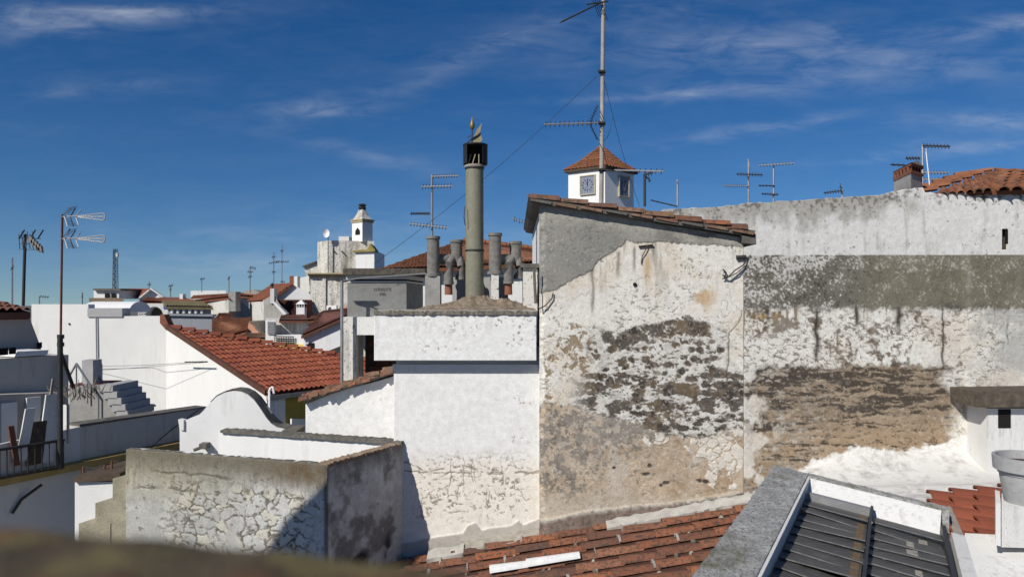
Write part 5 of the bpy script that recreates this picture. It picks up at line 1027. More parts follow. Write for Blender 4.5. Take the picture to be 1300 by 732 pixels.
# gabled house with chimney
t = house_px('gabled_house', 'white gabled house with brick chimney and brown-red roof slope', [(334, 381), (366, 361.5), (372, 361), (395, 374), (395, B0), (334, B0)], 46, (0, .7, 0), wash('gable_grey', (.66, .65, .64), (.3, .28, .25), .5, .3, .5))
sheet_roof('roof', [P(347, 362, 53), P(372, 360.5, 45.8), P(338, 382, 45.6), P(314, 384, 52)], 22, 8, T_far, t, .12)
mb = MB(); mb.prism([P(367.5, 350, 46.5), P(373, 350, 46.5), P(373, 364, 46.5), P(367.5, 364, 46.5)], (0, .5, 0)); part('chimney', mb, MATS['old_brick'], t)
mb = MB(); mb.prism([P(373.2, 350.5, 46.4), P(377.5, 350.5, 46.4), P(377.5, 366, 46.4), P(373.2, 365, 46.4)], (0, .6, 0)); part('chimney', mb, M_white, t)
mb = MB(); mb.prism([P(316, 383.5, 50), P(335, 382.5, 45.5), P(335, 430, 45.5), P(316, 430, 50)], (1, 2, 0)); part('side_wall', mb, M_dirty, t)
t = house_px('stained_house', 'stained grey gable with white raked verge beside dark red roof', [(335, 381), (344, 375), (349, 376), (362, 398), (362, B0), (335, B0)], 43.5, (0, 2, 0), wash('stained_grey', (.42, .40, .36), (.18, .165, .14), .7, .5, .6))
mb = MB(); mb.prism([P(346, 384, 43.3), P(349, 383, 43.3), P(364, 398, 43.3), P(360, 399.5, 43.3)], (0, .5, 0)); part('verge', mb, M_white, t)
mb = MB(); mb.prism([P(343, 366, 43.4), P(348, 366, 43.4), P(348, 385, 43.4), P(343, 385, 43.4)], (0, .6, 0)); part('chimney', mb, M_pale, t)
mb = MB(); mb.lathe(P(345.5, 366, 43.6), [(.10, 0), (.05, .1), (.09, .18), (.11, .25), (.03, .32), (.03, .36)], 10); part('chimney_cap', mb, M_iron, t, True)
t = thing('dark_red_roof', 'steep dark red tiled roof left of the mottled church base', 'roof', P(372, 400, 44.9)); sheet_roof('slope', [P(350, 381, 44.9), P(396, 381, 44.9), P(396, 403, 44.2), P(364, 403, 44.2)], 24, 9, T_dark, t, .12)
mb = MB(); mb.plan([(PX(364, 44.3), 44.3), (PX(396, 44.3), 44.3), (PX(396, 44.9), 44.9), (PX(364, 44.9), 44.9)], 0, PZ(403, 44.2) - .05); part('wall', mb, M_white2, t)
wc = thing('white_chimney', 'bright white chimney with pointed cap and dark slots', 'chimney', P(381, 403, 39)); d0 = 39
mb = MB(); mb.box(PX(376, d0), PX(386.5, d0), d0, d0 + .45, PZ(412, d0), PZ(390, d0)); part('shaft', mb, M_white, wc)
mb = MB(); mb.box(PX(376.6, d0), PX(386, d0), d0 + .05, d0 + .4, PZ(390, d0), PZ(386, d0)); part('slots', mb, M_dark, wc)
for xx in (376.2, 379.3, 382.6, 385.6): mb = MB(); mb.box(PX(xx, d0), PX(xx + .8, d0), d0 + .0, d0 + .06, PZ(390, d0), PZ(386, d0)); part('slot_post', mb, M_white, wc)
q = [Vector((PX(375.3, d0), d0 - .04)), Vector((PX(387.2, d0), d0 - .04)), Vector((PX(387.2, d0), d0 + .5)), Vector((PX(375.3, d0), d0 + .5))]; za = PZ(386, d0)
mb = MB(); mb.add([(*p, za) for p in q] + [(PX(381, d0), d0 + .22, PZ(380, d0))], [(0, 1, 4), (1, 2, 4), (2, 3, 4), (3, 0, 4), (3, 2, 1, 0)]); part('cap', mb, M_white, wc)
DS = 1.3   # front red roofs and pink house
t = thing('orange_roof_house', 'low house with broad orange-brown roof beside the pink wall', 'house', P(290, 440, 30)); sheet_roof('roof', [P(272, 405, 33.5), P(320, 403.5, 33), P(313, 421, 29.2), P(262, 436, 29.2)], 24, 9, T_rust, t, .08)
sheet_roof('roof_upper', [P(278, 398, 36), P(296, 398, 36), P(284, 408, 33), P(266, 416, 33)], 12, 5, T_far, t, .08)
mb = MB(); mb.prism([P(263, 437, 29.4), P(313, 422, 29.4), P(330, 428, 29.4), P(330, 500, 29.4), P(263, 500, 29.4)], (0, 2.5, 0)); part('wall', mb, M_white2, t)
t = house_px('pink_house', 'salmon-pink house with arched white niche and old tile eave', [(308, 432), (337, 432), (337, B0), (308, B0)], 27, (0, 3, 0), M_pink)
mb = MB(); mb.prism([P(313, 422, 30), P(316, 409, 30), P(336, 424, 30), P(313, 424, 30)], (0, 1, 0)); part('pink_gable', mb, M_pink, t)
sheet_roof('eave_roof', [P(312, 423.5, 28.5), P(338, 423, 28.5), P(340, 430, 26.8), P(304, 430, 26.8)], 14, 3, T_brown, t, .06)
sheet_roof('dark_roof', [P(316, 408, 31), P(336, 407, 30.5), P(338, 424, 28.6), P(333, 424, 28.6)], 10, 5, M_lichen, t, .06)
o = win(t, 318, 323.5, 434, 441, 27, M_white, False)
# white terrace house with lattice, rail and lemon band
t = house_px('terrace_house', 'white terrace house with lattice screen, dark rail and lemon-yellow band', [(337, 407), (350, 407), (350, 425), (386, 425), (386, 449), (337, 449)], 25, (0, .6, 0), M_white)
mb = MB(); mb.plan([(PX(337.5, 33.3), 33.3), (PX(391, 33.3), 33.3), (PX(391, 36), 36), (PX(337.5, 36), 36)], 0, PZ(405, 33.3)); part('upper_wall', mb, M_dirty, t)
mb = MB(); mb.prism([P(346, 434, 24.95), P(386, 437, 24.95), P(386, 460, 24.95), P(340, 460, 24.95)], (0, .3, 0)); part('lemon_band', mb, M_lemon, t)
sheet_roof('roof', [P(357, 400.5, 28), P(386, 399.5, 28), P(392, 407, 25.2), P(354, 407, 25.2)], 16, 4, T_dark, t, .05)
mb = MB()
for i in range(6): mb.prism([P(339.5 + i * 1.6, 408, 24.96), P(340.2 + i * 1.6, 408, 24.96), P(340.2 + i * 1.6, 424, 24.96), P(339.5 + i * 1.6, 424, 24.96)], (0, .03, 0))
for j in range(9): mb.prism([P(339.5, 408 + j * 1.9, 24.94), P(348.5, 408 + j * 1.9, 24.94), P(348.5, 408.7 + j * 1.9, 24.94), P(339.5, 408.7 + j * 1.9, 24.94)], (0, .03, 0))
part('lattice_screen', mb, M_slate, t)
mb = MB()
for y_ in (426, 428.5, 431, 433.5): mb.prism([P(348, y_, 24.9), P(373, y_ + 1, 24.9), P(373, y_ + 2.2, 24.9), P(348, y_ + 1.2, 24.9)], (0, .03, 0))
for i in range(9): mb.prism([P(348 + i * 3, 426, 24.92), P(348.5 + i * 3, 426, 24.92), P(348.5 + i * 3, 436, 24.92), P(348 + i * 3, 436, 24.92)], (0, .02, 0))
part('dark_rail', mb, M_iron, t)
# white lean-to house
t = house_px('leanto_house', 'white lean-to house with sloping red eave and dark doorway', [(385, 425), (437, 402), (437, 470), (385, 470)], 23, (0, 3, 0), wash('leanto_white', (.72, .72, .72), (.3, .28, .25), .5, .2, .8))
sheet_roof('roof', [P(408, 396, 26.5), P(447, 391, 26.5), P(440, 401, 22.8), P(382, 427, 22.8)], 20, 6, T_dark, t, .05)
win(t, 390, 398.5, 435, 446, 23, M_dark, False); mb = MB(); mb.prism([P(387, 434, 22.95), P(391.5, 433, 22.95), P(391.5, 436, 22.95), P(387, 437, 22.95)], (0, .4, 0)); part('awning', mb, M_white, t)
mb = MB(); mb.prism([P(417, 445, 22.9), P(437, 437, 22.9), P(437, 448, 22.9), P(417, 448, 22.9)], (0, .3, 0)); part('dark_shed', mb, M_iron, t)
t = house_px('brown_roof_house', 'white house with a broad brown roof in front of the church base', [(387, 408), (437, 404), (437, 470), (387, 470)], 29, (0, 3, 0), M_white)
sheet_roof('roof', [P(412, 395, 33), P(470, 388, 33), P(470, 399, 28.6), P(384, 408.5, 28.6)], 30, 6, T_rust, t, .07)
t = house_px('salmon_hut', 'salmon-red rooftop hut with pointed broken top beside the church base', [(424, 396), (440, 388), (447, 378), (452, 379), (460, 388), (460, 410), (424, 410)], 31.5, (0, 2, 0), M_pink, 'hut')
DS = 1.0
ac = thing('ac_unit', 'white air-conditioning unit with round dark fan on the church base', 'air conditioner', P(421, 399, 43)); d0 = 43
mb = MB(); mb.box(PX(414.5, d0), PX(427, d0), d0, d0 + .35, PZ(398, d0), PZ(387.5, d0)); part('case', mb, M_skywhite, ac)
mb = MB(); mb.tube(P(419.5, 392.7, d0 - .012), P(419.5, 392.7, d0 + .01), .15, 20); part('fan', mb, M_iron, ac)
mb = MB(); mb.tube(P(419.5, 392.7, d0 - .03), P(419.5, 392.7, d0 - .005), .06, 12); part('fan_hub', mb, M_galv, ac)
# small rows of roofs in front of the brick alcove
t = thing('ridge_cap_row', 'row of open red ridge tiles along the far edge of the roof', 'roof', P(410, 455, 28.5)); mb = MB()
sheet_roof('slope', [P(385, 445, 30.5), P(440, 446, 30.5), P(440, 466, 28.6), P(384, 456, 28.6)], 16, 5, T_red, t, .07)
mb = MB(); mb.plan([(PX(386, 28.6), 28.7), (PX(440, 28.6), 28.7), (PX(440, 30), 30.2), (PX(386, 30), 30.2)], 0, PZ(470, 28.6)); part('wall', mb, M_white2, t)
# more roofs filling the skyline right of the tank
t = house_px('cornice_house', 'house with orange hip roof and white cornice behind the chimney cowls', [(480, 345), (700, 337), (700, 460), (480, 460)], 21, (0, 5, 0), M_white2)
sheet_roof('roof', [P(588, 305.5, 25), P(705, 320, 25), P(705, 333, 20.6), P(479, 344, 20.6)], 46, 12, T_rust, t, .06)
mb = MB(); mb.prism([P(600, 336, 20.7), P(702, 333, 20.7), P(702, 338, 20.7), P(600, 341, 20.7)], (0, .4, 0)); part('cornice', mb, M_white2, t)
for k in range(12):
    a = P(588 + k * 9, 305 + k * 1.1, 25); b = P(588 + (k + 1.1) * 9, 305 + (k + 1.1) * 1.1, 25); place_tile(a, b, Vector((0, .35, 0)), Z, .12, T_rust, t, 'ridge_tile')

# ------------------------------------------------------------------ church tower
dC = 45
chh = thing('church_tower', 'stained cream church tower with domed bell turret', 'tower', (PX(435, dC), dC, 0))
mb = MB(); mb.box(PX(394, dC), PX(478, dC), dC, dC + 5, 0, PZ(351, dC)); part('base', mb, M_church, chh)
mb = MB(); mb.box(PX(410, dC), PX(414, dC), dC - .12, dC + .1, 0, PZ(352, dC)); mb.box(PX(446, dC), PX(450, dC), dC - .12, dC + .1, 0, PZ(352, dC)); part('pilaster', mb, M_church, chh)
mb = MB()
for k, (a, b) in enumerate(((352, 350), (350, 348), (348, 346.5))): mb.box(PX(393 - k * 1.0, dC), PX(478, dC), dC - .12 - k * .14, dC + 5, PZ(a, dC), PZ(b, dC))
part('cornice', mb, plain('ochre_stone', (.40, .33, .20), .9, .4, 1.5, .02), chh)
q = quadplan(403, dC + 1.2, 416.5, dC - .0, 475, dC + .6); mb = MB(); mb.plan(q, PZ(347, dC), PZ(305, dC)); part('belfry', mb, M_church, chh)
mb = MB(); mb.box(PX(452, dC), PX(475.5, dC), dC - .1, dC + 3.5, PZ(347, dC), PZ(318, dC)); part('stair_block', mb, M_tower, chh)
mb = MB(); mb.prism([P(448, 320, dC - .25), P(476, 319, dC - .25), P(476, 317, dC - .25), P(470, 309, dC - .25), P(466, 316.5, dC - .25), P(448, 317.5, dC - .25)], (0, 1.2, 0)); part('ledge', mb, plain('lichen_yellow', (.30, .24, .08), .95, .6, 2, .03), chh)
for (xx, yy) in ((424, 319), (434, 319)): mb = MB(); mb.tube(P(xx, yy, dC - .05), P(xx, yy, dC + .2), .05, 8); part('beam_hole', mb, M_dark, chh)
mb = MB(); mb.prism([P(430, 300, dC + 1), P(443, 300, dC + 1), P(443, 306, dC + 1), P(430, 306, dC + 1)], (0, 1, 0)); part('roof_hatch', mb, M_pale, chh)
q = quadplan(447, dC + .9, 460, dC + .2, 473, dC + .9); z0, z1 = PZ(306, dC), PZ(281, dC)
mb = MB(); mb.plan(q, z0, z1); part('turret', mb, M_tower, chh); mb = MB(); mb.plan(inset(q, 1.12), z1, z1 + .12); mb.plan(inset(q, 1.2), z1 + .12, z1 + .2); part('turret_cornice', mb, MATS['ochre_stone'], chh)
cq = sum(q, Vector((0, 0))) / 4; v = []; f = []; rings = [(1.0, 281 - 3.8), (.80, 274.5), (.62, 271), (.46, 267), (.34, 264)]
for (k, yy) in rings: v += [(*(cq + (p - cq) * k * 1.0), PZ(yy, dC)) for p in q]
for r_ in range(len(rings) - 1):
    for k in range(4): f.append((4 * r_ + k, 4 * r_ + (k + 1) % 4, 4 * r_ + 4 + (k + 1) % 4, 4 * r_ + 4 + k))
f.append(tuple(range(4 * len(rings) - 4, 4 * len(rings)))); mb = MB(); mb.add(v, f); part('turret_dome', mb, M_church, chh)
mb = MB(); mb.lathe((*cq, PZ(265, dC)), [(.1, 0), (.22, .08), (.26, .18), (.16, .28), (.28, .34), (.2, .42), (.05, .46)], 12); part('finial', mb, M_iron, chh, True)
mb = MB(); e = (q[1] - q[0]); a = q[0] + e * .33; b = q[0] + e * .78; nn_ = Vector((e.y, -e.x)).normalized() * .02; zb3, zt3 = PZ(297, dC), PZ(289, dC)
mb.add([(*(a + nn_), zb3), (*(b + nn_), zb3), (*(b + nn_), PZ(292, dC)), (*((a + b) / 2 + nn_), PZ(287.5, dC)), (*(a + nn_), PZ(292, dC))], [(0, 1, 2, 3, 4)]); part('bell_opening', mb, M_dark, chh)
mb = MB(); mb.prism([P(386, 338, dC + 2), P(400, 333, dC + 2), P(404, 330, dC + 2), P(404, 352, dC + 2), P(392, 352, dC + 2), P(388, 348, dC + 2)], (0, 3, 0)); part('annex', mb, M_church, chh)
mb = MB(); mb.prism([P(384, 339, dC + 1.8), P(401, 332.5, dC + 1.8), P(401, 331, dC + 1.8), P(384, 337, dC + 1.8)], (0, 3, 0)); part('annex_roof', mb, M_cement_d, chh)
mb = MB(); mb.prism([P(376, 362, dC + 3), P(382, 352, dC + 3), P(392, 350, dC + 3), P(394, 375, dC + 3), P(376, 375, dC + 3)], (0, 3, 0)); part('annex_low', mb, M_white2, chh)
dsh = thing('satellite_dish', 'white satellite dish on a thin mast at the church belfry', 'satellite dish', P(416.5, 346, dC - .15)); dd = dC - .25
mb = MB(); mb.tube(P(416.5, 346, dd), P(416.5, 297, dd), .035, 8); part('mast', mb, M_galv, dsh)
mb = MB(); c = P(414.3, 296, dd - .15); v = [tuple(c + Vector((0, .08, 0)))]; f = []; n = 20
for rr, off in ((.5, .05), (1, -.03)): v += [tuple(c + Vector((.20 * rr * math.cos(a), off, .27 * rr * math.sin(a)))) for a in [2 * math.pi * k / n for k in range(n)]]
f = [(0, 1 + k, 1 + (k + 1) % n) for k in range(n)] + [(1 + k, 1 + n + k, 1 + n + (k + 1) % n, 1 + (k + 1) % n) for k in range(n)]; mb.add(v, f); part('dish', mb, M_skywhite, dsh, True)

# ------------------------------------------------------------------ clock tower
dK = 36
ct = thing('clock_tower', 'white clock tower with pyramid tiled roof and two square clock faces', 'clock tower', (PX(765, dK), dK, 0))
q = quadplan(721.5, 37.2, 768, 36, 804.5, 37.6); z1 = PZ(211, 36)
mb = MB(); mb.plan(q, 0, z1); part('shaft', mb, M_tower, ct)
cq = sum(q, Vector((0, 0))) / 4; ev = inset(q, 1.13); zE = PZ(214, 36); apx = Vector((*cq, PZ(187, 37.5)))
mb = MB(); mb.plan(ev, zE - .0, zE + .12); part('eave', mb, M_brown, ct)
for k in range(4):
    a = Vector((*ev[k], zE + .12)); b = Vector((*ev[(k + 1) % 4], zE + .12)); m1 = a.lerp(apx, .45) - Vector((0, 0, .10)); m2 = b.lerp(apx, .45) - Vector((0, 0, .10))
    sheet_roof('roof_slope', [m1, m2, b, a], 11, 4, T_rust, ct, .05, .03); sheet_roof('roof_slope', [apx, apx + (m2 - m1) * .02, m2, m1], 7, 5, T_rust, ct, .05, .03)
for k in range(4):
    a = Vector((*ev[k], zE + .14)); m1 = a.lerp(apx, .45) - Vector((0, 0, .10)); mb = MB(); mb.path([a, m1, apx + Vector((0, 0, .05))], .07, 8); part('hip_tiles', mb, T_rust, ct)
def clock(qa, qb, u0, u1, zt0, zb0, hour, minute):
    e = (qb - qa); L = e.length; e = e / L; n2 = Vector((e.y, -e.x)); n2 = n2 if n2.y < 0 else -n2
    def pt(u, z, o): r_ = qa + e * (u * L) + n2 * o; return Vector((r_.x, r_.y, z))
    W_ = (u1 - u0) * L; Hh = zt0 - zb0; N3 = Vector((n2.x, n2.y, 0))
    mb = MB(); mb.prism([pt(u0, zb0, 0), pt(u1, zb0, 0), pt(u1, zt0, 0), pt(u0, zt0, 0)], N3 * .05); fc = part('clock_face', mb, M_clock, ct)
    mb = MB(); w = .05
    for (a, b, c, d) in ((0, 1, -w, 0), (0, 1, Hh, Hh + w)): mb.prism([pt(u0 - w / L, zb0 + c, 0), pt(u1 + w / L, zb0 + c, 0), pt(u1 + w / L, zb0 + d, 0), pt(u0 - w / L, zb0 + d, 0)], N3 * .09)
    for (a, b) in ((u0 - w / L, u0), (u1, u1 + w / L)): mb.prism([pt(a, zb0, 0), pt(b, zb0, 0), pt(b, zt0, 0), pt(a, zt0, 0)], N3 * .09)
    part('frame', mb, plain('tan_stone', (.45, .40, .28), .9, .3, 3, .01), fc)
    cu, cz = (u0 + u1) / 2, (zt0 + zb0) / 2; rr = min(W_, Hh) * .40
    for k in range(12):
        a = 2 * math.pi * k / 12; mb = MB(); d = Vector((math.sin(a), math.cos(a))); p_ = Vector((-d.y, d.x)); mb2 = []
        for (x, y) in ((.76, -.07), (.76, .07), (1.04, .07), (1.04, -.07)): w_ = d * x * rr + p_ * y * rr; mb2.append(pt(cu + w_.x / L, cz + w_.y, .052))
        mb.prism(mb2, N3 * .012); part('hour_mark', mb, M_black, fc)
    for (ang, ln, wd) in ((hour, .52, .09), (minute, .8, .06)):
        d = Vector((math.sin(ang), math.cos(ang))); p_ = Vector((-d.y, d.x)); mb = MB(); mb2 = []
        for (x, y) in ((-.12, -wd), (-.12, wd), (ln, wd * .4), (ln, -wd * .4)): w_ = d * x * rr + p_ * y * rr; mb2.append(pt(cu + w_.x / L, cz + w_.y, .07))
        mb.prism(mb2, N3 * .012); part('hand', mb, M_black, fc)
clock(q[0], q[1], .36, .73, PZ(223.5, 36.5), PZ(246, 36.5), R(-14), R(5)); clock(q[1], q[2], .47, .79, PZ(223.5, 36.8), PZ(248.5, 36.8), R(-14), R(5))

# ------------------------------------------------------------------ aerials
def aerial(label, x, yt, yb, d, arms, r=.016, mat=None, group='television aerials on the rooftops', name='tv_aerial', xt=None):
    """arms: (y, x_from, y_from, x_to, y_to, count, element half length m, kind)"""
    t = thing(name, label, 'aerial', P(x, yb, d), group); mb = MB(); mb.tube(P(x, yb, d), P(x if xt is None else xt, yt, d), r, 8); part('mast', mb, mat or M_galv, t, True)
    for (xa, ya, xb, yb_, n, el, kind) in arms:
        a, b = P(xa, ya, d - .02), P(xb, yb_, d - .02 - .15 * abs(xb - xa) / F * d); mb = MB(); mb.tube(a, b, r * .62, 6); bo = part('boom', mb, M_alu if kind != 'dark' else M_iron, t)
        for k in range(n):
            p = a.lerp(b, (k + .5) / n); mb = MB(); tl = Vector((.10, .55, .83)) if kind != 'flat' else Vector((.25, .96, .1)); mb.tube(p - tl * el, p + tl * el, r * .42, 5); part('element', mb, M_iron if kind != 'bright' else M_alu, bo)
        if kind in ('refl', 'bright'):
            e = (b - a).normalized()
            for s_ in (1, -1):
                mb = MB()
                for k in range(6): q_ = a + e * (.02 + .03 * k) * (d / 10) + Z * s_ * (.05 + .055 * (5 - k)) * (d / 10); mb.tube(q_ - Vector((.05, .16, .03)) * (d / 10), q_ + Vector((.05, .16, .03)) * (d / 10), r * .35, 5)
                mb.tube(a + e * .02 + Z * s_ * .325 * (d / 10), a + e * .17 * (d / 10) + Z * s_ * .05 * (d / 10), r * .5, 5); part('reflector', mb, M_iron, bo)
    return t
# tall mast behind the flaking gable
dm_ = 9.6
tm = thing('tall_mast', 'tall weathered pole with two aerials rising behind the flaking gable', 'mast', P(763, 275, dm_))
mb = MB(); mb.tube(P(763, 290, dm_), P(764.3, 160, dm_), .033, 10, .030); mb.tube(P(764.3, 160, dm_), P(766, -20, dm_), .029, 10, .026); part('pole', mb, plain('bleached_pole', (.33, .305, .27), .8, .45, 10, .004), tm, True)
for yy in (92, 157, 216): mb = MB(); mb.lathe(P(764.6, yy, dm_), [(.045, -.02), (.045, .02)], 8); mb.box(PX(764, dm_) - .055, PX(764, dm_) + .03, dm_ - .07, dm_ - .02, PZ(yy, dm_) - .012, PZ(yy, dm_) + .012); part('clamp', mb, M_iron, tm)
def yagi(parent, a, b, n, el, dark, refl, tilt):
    mb = MB(); mb.tube(a, b, .011, 6); bo = part('boom', mb, M_iron if dark else M_alu, parent)
    for k in range(n): p = a.lerp(b, (k + .7) / n); mb = MB(); tl = Vector(tilt).normalized(); mb.tube(p - tl * el, p + tl * el, .0065, 5); part('element', mb, M_iron, bo)
    if refl:
        e = (b - a).normalized()
        for s_ in (1, -1):
            mb = MB()
            for k in range(7): q_ = a + e * (.03 + .018 * (6 - k)) + Z * s_ * (.03 + .032 * k); mb.tube(q_ - Vector((.035, .13, .02)), q_ + Vector((.035, .13, .02)), .0045, 5)
            mb.tube(a + e * .14, a + e * .03 + Z * s_ * .23, .006, 5); part('reflector', mb, M_iron, bo)
yagi(tm, P(761, 156, dm_ - .05), P(691, 158, dm_ - .3), 12, .055, False, True, (.15, .6, .8)); yagi(tm, P(764, 3, dm_ - .05), P(713, 28, dm_ - .25), 8, .075, True, False, (.55, .5, .45))
mb = MB()
for k in range(5): a = P(752 + k * 3, 2 + k * 1.5, dm_ - .1); mb.tube(a + Vector((-.05, -.1, .12)), a + Vector((.10, .12, -.16)), .004, 5)
mb.tube(P(745, 6, dm_ - .1), P(772, 2, dm_), .009, 6); part('reflector', mb, M_iron, tm)
yagi(tm, P(780, 216, dm_ - .05), P(842, 217.5, dm_ - .25), 9, .05, False, False, (.3, .6, .7))
mb = MB(); mb.tube(P(762, 216, dm_ - .02), P(782, 217, dm_ - .06), .01, 6); part('stay_arm', mb, M_iron, tm)
for (lab, a, b) in (('thin stay wire slanting down from the tall pole towards the water tank', P(758, 97, dm_), P(476, 334, 9.9)), ('thin stay wire falling from the tall pole beside the clock tower', P(766, 98, dm_), P(812, 262, 10.8)), ('short stay wire crossing beside the tall pole', P(778, 150, dm_ + .1), P(765, 178, dm_ + .05))):
    n = 14; mb = MB(); pts = [a.lerp(b, k / n) - Vector((0, 0, .10 * math.sin(math.pi * k / n))) for k in range(n + 1)]; mb.path(pts, .003, 5); tag(part('stay_wire', mb, M_iron), lab, 'wire')
aerial('aerial on a bent dark post just right of the clock tower', 818.5, 221, 262, 11, [(818, 222, 829, 219, 3, .05, 'dark'), (818, 222, 826, 230, 2, .05, 'dark')], .02, M_iron)
aerial('slim aerial with short rods between the clock tower and white wall', 860, 228, 262, 14, [(860, 262, 826, 254, 2, .02, 'dark'), (860, 233, 861, 229, 3, .08, 'flat')], .02, M_galv)
aerial('tall twin-armed aerial above the white wall, nearer the gable', 950, 202, 262, 16, [(968, 222, 935, 221, 9, .06, 'dark'), (950, 236, 919, 235.5, 12, .04, 'bright2'), (951, 206, 952, 214, 3, .05, 'flat')], .02)
aerial('tall three-armed aerial above the white wall, beside its twin', 982, 208, 262, 16, [(963, 210, 1008, 207, 11, .05, 'bright2'), (984, 236, 963, 235.5, 5, .03, 'dark'), (988, 247, 967, 246, 7, .04, 'dark')], .02)
aerial('short stubby aerial on top of the white wall', 1069, 240, 252, 15, [(1069, 242, 1046, 245, 7, .05, 'dark'), (1069, 239, 1066, 237, 1, .12, 'dark')], .02)
aerial('tall aerial behind the small brick chimney', 1171, 184, 246, 12, [(1171, 185, 1206, 186, 8, .05, 'dark'), (1168, 201, 1150, 201, 5, .04, 'dark'), (1172, 219, 1204, 219, 8, .035, 'bright2'), (1172, 228, 1216, 227, 10, .03, 'bright2'), (1150, 210, 1131, 209, 3, .03, 'dark')], .022)
mb = MB(); mb.path([P(1175, 187, 12), P(1178, 215, 12), P(1181, 244, 11)], .008); tag(part('coax_cable', mb, M_skywhite), 'white cable hanging from the aerial behind the brick chimney', 'cable')
aerial('aerial standing behind the left clay cowl and water tank', 548.5, 222, 302, 12, [(549, 224, 582, 223, 10, .04, 'bright2'), (535, 237, 574, 236, 10, .05, 'bright2'), (546, 271, 521, 271, 9, .03, 'dark'), (520, 284, 568, 289, 12, .04, 'bright2')], .02)
aerial('aerial boom reaching up beside the left edge of the flaking gable', 690, 262, 300, 12, [(688, 290, 650, 277, 6, .06, 'bright2'), (688, 288, 652, 278, 5, .04, 'bright2')], .014)
# near left aerials
a1 = thing('wing_aerial', 'tall mast with two stacked wing-shaped aerials above the white gable', 'aerial', P(77, 520, 10.8), 'television aerials on the rooftops'); d0 = 10.8
mb = MB(); mb.tube(P(76, 520, d0), P(79, 272, d0), .017, 8); part('mast', mb, M_rust, a1, True)
for yy in (427, 437): mb = MB(); mb.lathe(P(77, yy, d0), [(.05, -.03), (.05, .03)], 8); part('clamp', mb, M_iron, a1)
for yc_ in (275, 303):
    mb = MB(); mb.tube(P(78, yc_, d0), P(100, yc_ - 1, d0 - .1), .010, 6); bo = part('boom', mb, M_alu, a1)
    for k, xx in enumerate((82, 89, 96)):
        mb = MB(); mb.tube(P(xx, yc_, d0 - .05), P(xx + 7, yc_ - 13 + k * 2, d0 + .1), .009, 5); mb.tube(P(xx, yc_, d0 - .05), P(xx + 4, yc_ + 13 - k, d0 - .2), .009, 5); part('element', mb, M_iron if k == 1 else M_alu, bo)
    for s_ in (1, -1):
        mb = MB()
        for k in range(5): mb.tube(P(80 + k * 1.6, yc_ - s_ * (3 + k * 2), d0 - .08), P(88 + k * 2.5, yc_ - s_ * (4 + k * 2) - 1, d0 + .2), .004, 5)
        part('reflector', mb, M_iron, bo)
    mb = MB()
    for (ya, yb) in ((-1, -4.5), (-.3, 0), (.6, 4.5)): mb.tube(P(99, yc_ + ya, d0 - .1), P(131, yc_ + yb, d0 - .15), .009, 6)
    mb.path([P(131, yc_ - 4.5, d0 - .15), P(133, yc_ - 3, d0 - .15), P(133, yc_ + 3, d0 - .15), P(131, yc_ + 4.5, d0 - .15)], .012); part('loop', mb, M_alu, bo)
a2 = thing('panel_aerial', 'boxy wire-panel aerial on a dark mast above the grey house', 'aerial', P(30, 385, 12), 'television aerials on the rooftops'); d0 = 12
mb = MB(); mb.tube(P(29.5, 388, d0), P(32, 297, d0), .024, 8); part('mast', mb, M_iron, a2, True)
mb = MB()
for k in range(6): mb.tube(P(24 + k * 3.4, 297 - (k % 2) * 3, d0 + .1), P(25 + k * 4.4, 315 + (k % 3) * 1.5, d0 - .15), .007, 5)
for yy in (302, 309, 316): mb.tube(P(24, yy, d0), P(52, yy + 1, d0), .005, 5)
for xx in (24, 38, 48): mb.tube(P(xx, 303, d0), P(xx + 7, 292, d0 - .1), .012, 5)
part('wire_panel', mb, M_iron, a2)
mb = MB()
for k in range(5): a = P(36 + k * 3.0, 302 + k * 3.0, d0 - .1); mb.prism([a, a + Vector((.05, 0, .03)), a + Vector((.07, 0, -.09)), a + Vector((0, 0, -.07))], (0, .05, 0))
part('director_blocks', mb, M_woodgrey, a2)
aerial('thin bare mast above the grey house roof', 15.5, 327, 388, 25, [(14, 340, 17, 340, 1, .1, 'dark')], .03, M_galv)
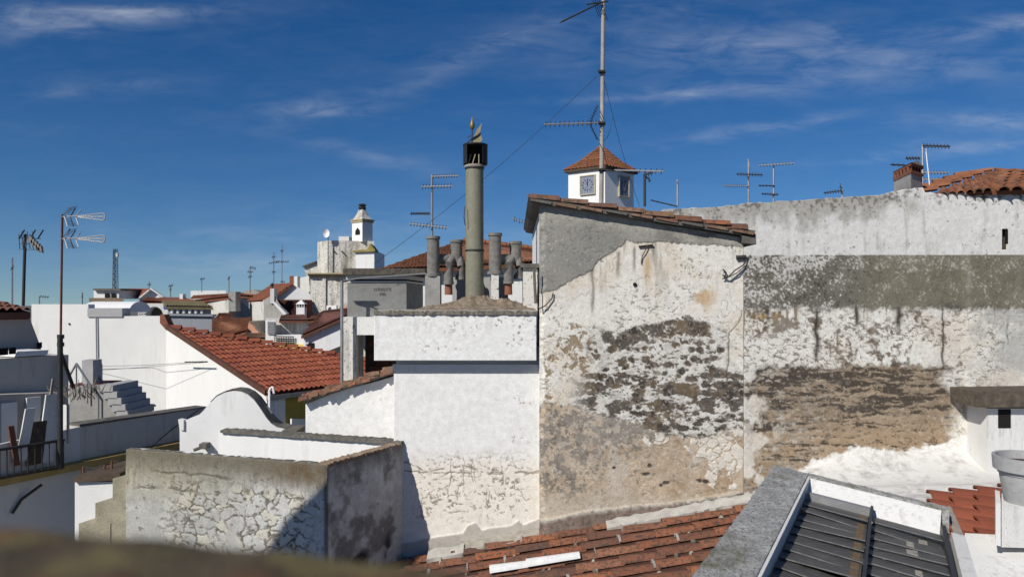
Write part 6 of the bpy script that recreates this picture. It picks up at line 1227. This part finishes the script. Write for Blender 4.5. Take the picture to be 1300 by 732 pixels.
for (lab, x, yt, yb, d, arms) in (
    ('small aerial at the red-roofed skyline gable', 189.5, 357, 369, 50, [(187, 361, 192, 361, 2, .1, 'dark')]),
    ('small aerial by the white barrel vault', 50, 376, 388, 40, [(50, 376, 62, 377, 4, .1, 'dark')]),
    ('thin rod aerial by the arched wall', 104.5, 371, 388, 40, [(103.5, 376, 105.5, 376, 1, .1, 'dark')]),
    ('aerial on the low red roof near the slate house', 216.5, 362, 381, 44, [(214, 363, 220, 362, 3, .12, 'dark'), (215, 367, 218, 367, 1, .12, 'dark')]),
    ('aerial on the pale skyline block', 256, 353, 371, 52, [(254, 354, 260, 353.5, 3, .12, 'dark')]),
    ('single rod aerial over the rough house chimney', 290.5, 350, 372, 40, [(289.5, 353, 291.5, 353, 2, .12, 'dark')]),
    ('comb-shaped aerial over the lilac house', 317.5, 338, 372, 45, [(314, 345, 321, 345, 3, .12, 'dark'), (317, 339, 325, 341, 4, .12, 'dark'), (315, 351, 320, 351, 2, .12, 'dark')]),
    ('tall aerial with crossbars over the gabled house', 347.5, 320, 362, 48, [(341, 334, 355, 332, 5, .12, 'dark'), (345, 326, 350, 326, 2, .12, 'dark'), (345, 345, 350, 345, 2, .12, 'dark')]),
    ('tallest skyline aerial behind the brick chimney of the gabled house', 358, 310, 360, 50, [(350, 332, 367, 332, 6, .12, 'dark'), (356, 318, 360, 318, 2, .12, 'dark'), (356, 357, 362, 358, 3, .12, 'dark')])):
    aerial(lab, x, yt, yb, d, arms, .032)
lt = thing('lattice_mast', 'dark lattice radio mast rising over the skyline house', 'mast', P(146.5, 370, 90)); d0 = 90
mb = MB()
for sx in (-1, 1):
    for sy in (-1, 1): mb.tube(P(146.5, 372, d0) + Vector((sx * .22, sy * .22, 0)), P(146.5, 316, d0) + Vector((sx * .16, sy * .16, 0)), .05, 5)
part('leg', mb, M_iron, lt)
mb = MB()
for k in range(16):
    za, zb = PZ(372 - k * 3.5, d0), PZ(372 - (k + 1) * 3.5, d0); s_ = 1 if k % 2 else -1; mb.tube((PX(146.5, d0) - .2 * s_, d0 - .2, za), (PX(146.5, d0) + .2 * s_, d0 - .2, zb), .035, 4); mb.tube((PX(146.5, d0) - .2, d0 - .2, za), (PX(146.5, d0) + .2, d0 - .2, za), .035, 4)
part('bracing', mb, M_iron, lt); mb = MB(); mb.tube(P(149, 321, d0 - .5), P(149, 326, d0 - .5), .18, 8); part('antenna_drum', mb, M_pale, lt)

# ------------------------------------------------------------------ made-up block out of frame, added to shade the cistern
sh = thing('shade_block', 'made-up unseen block added to shade the cistern', 'house', (-6, 4, 0))
def caster(px, py, d, t): p = P(px, py, d); return p + ts * t
pA, pB, pC, pD = caster(352, 705, 7.66, 8.5), caster(415, 612, 7.52, 8.5), caster(470, 640, 7.9, 8.3), caster(548, 632, YC, 8.3)
mb = MB(); e = Vector((.4, .3, 0)); mb.prism([pA, pB, pC, Vector((pC.x + .1, pC.y, 0)), Vector((pA.x, pA.y, 0))], (-.9, -.3, 0)); part('wall', mb, M_white, sh)
for o in bpy.data.objects:
    if '_loc' in o: del o['_loc']
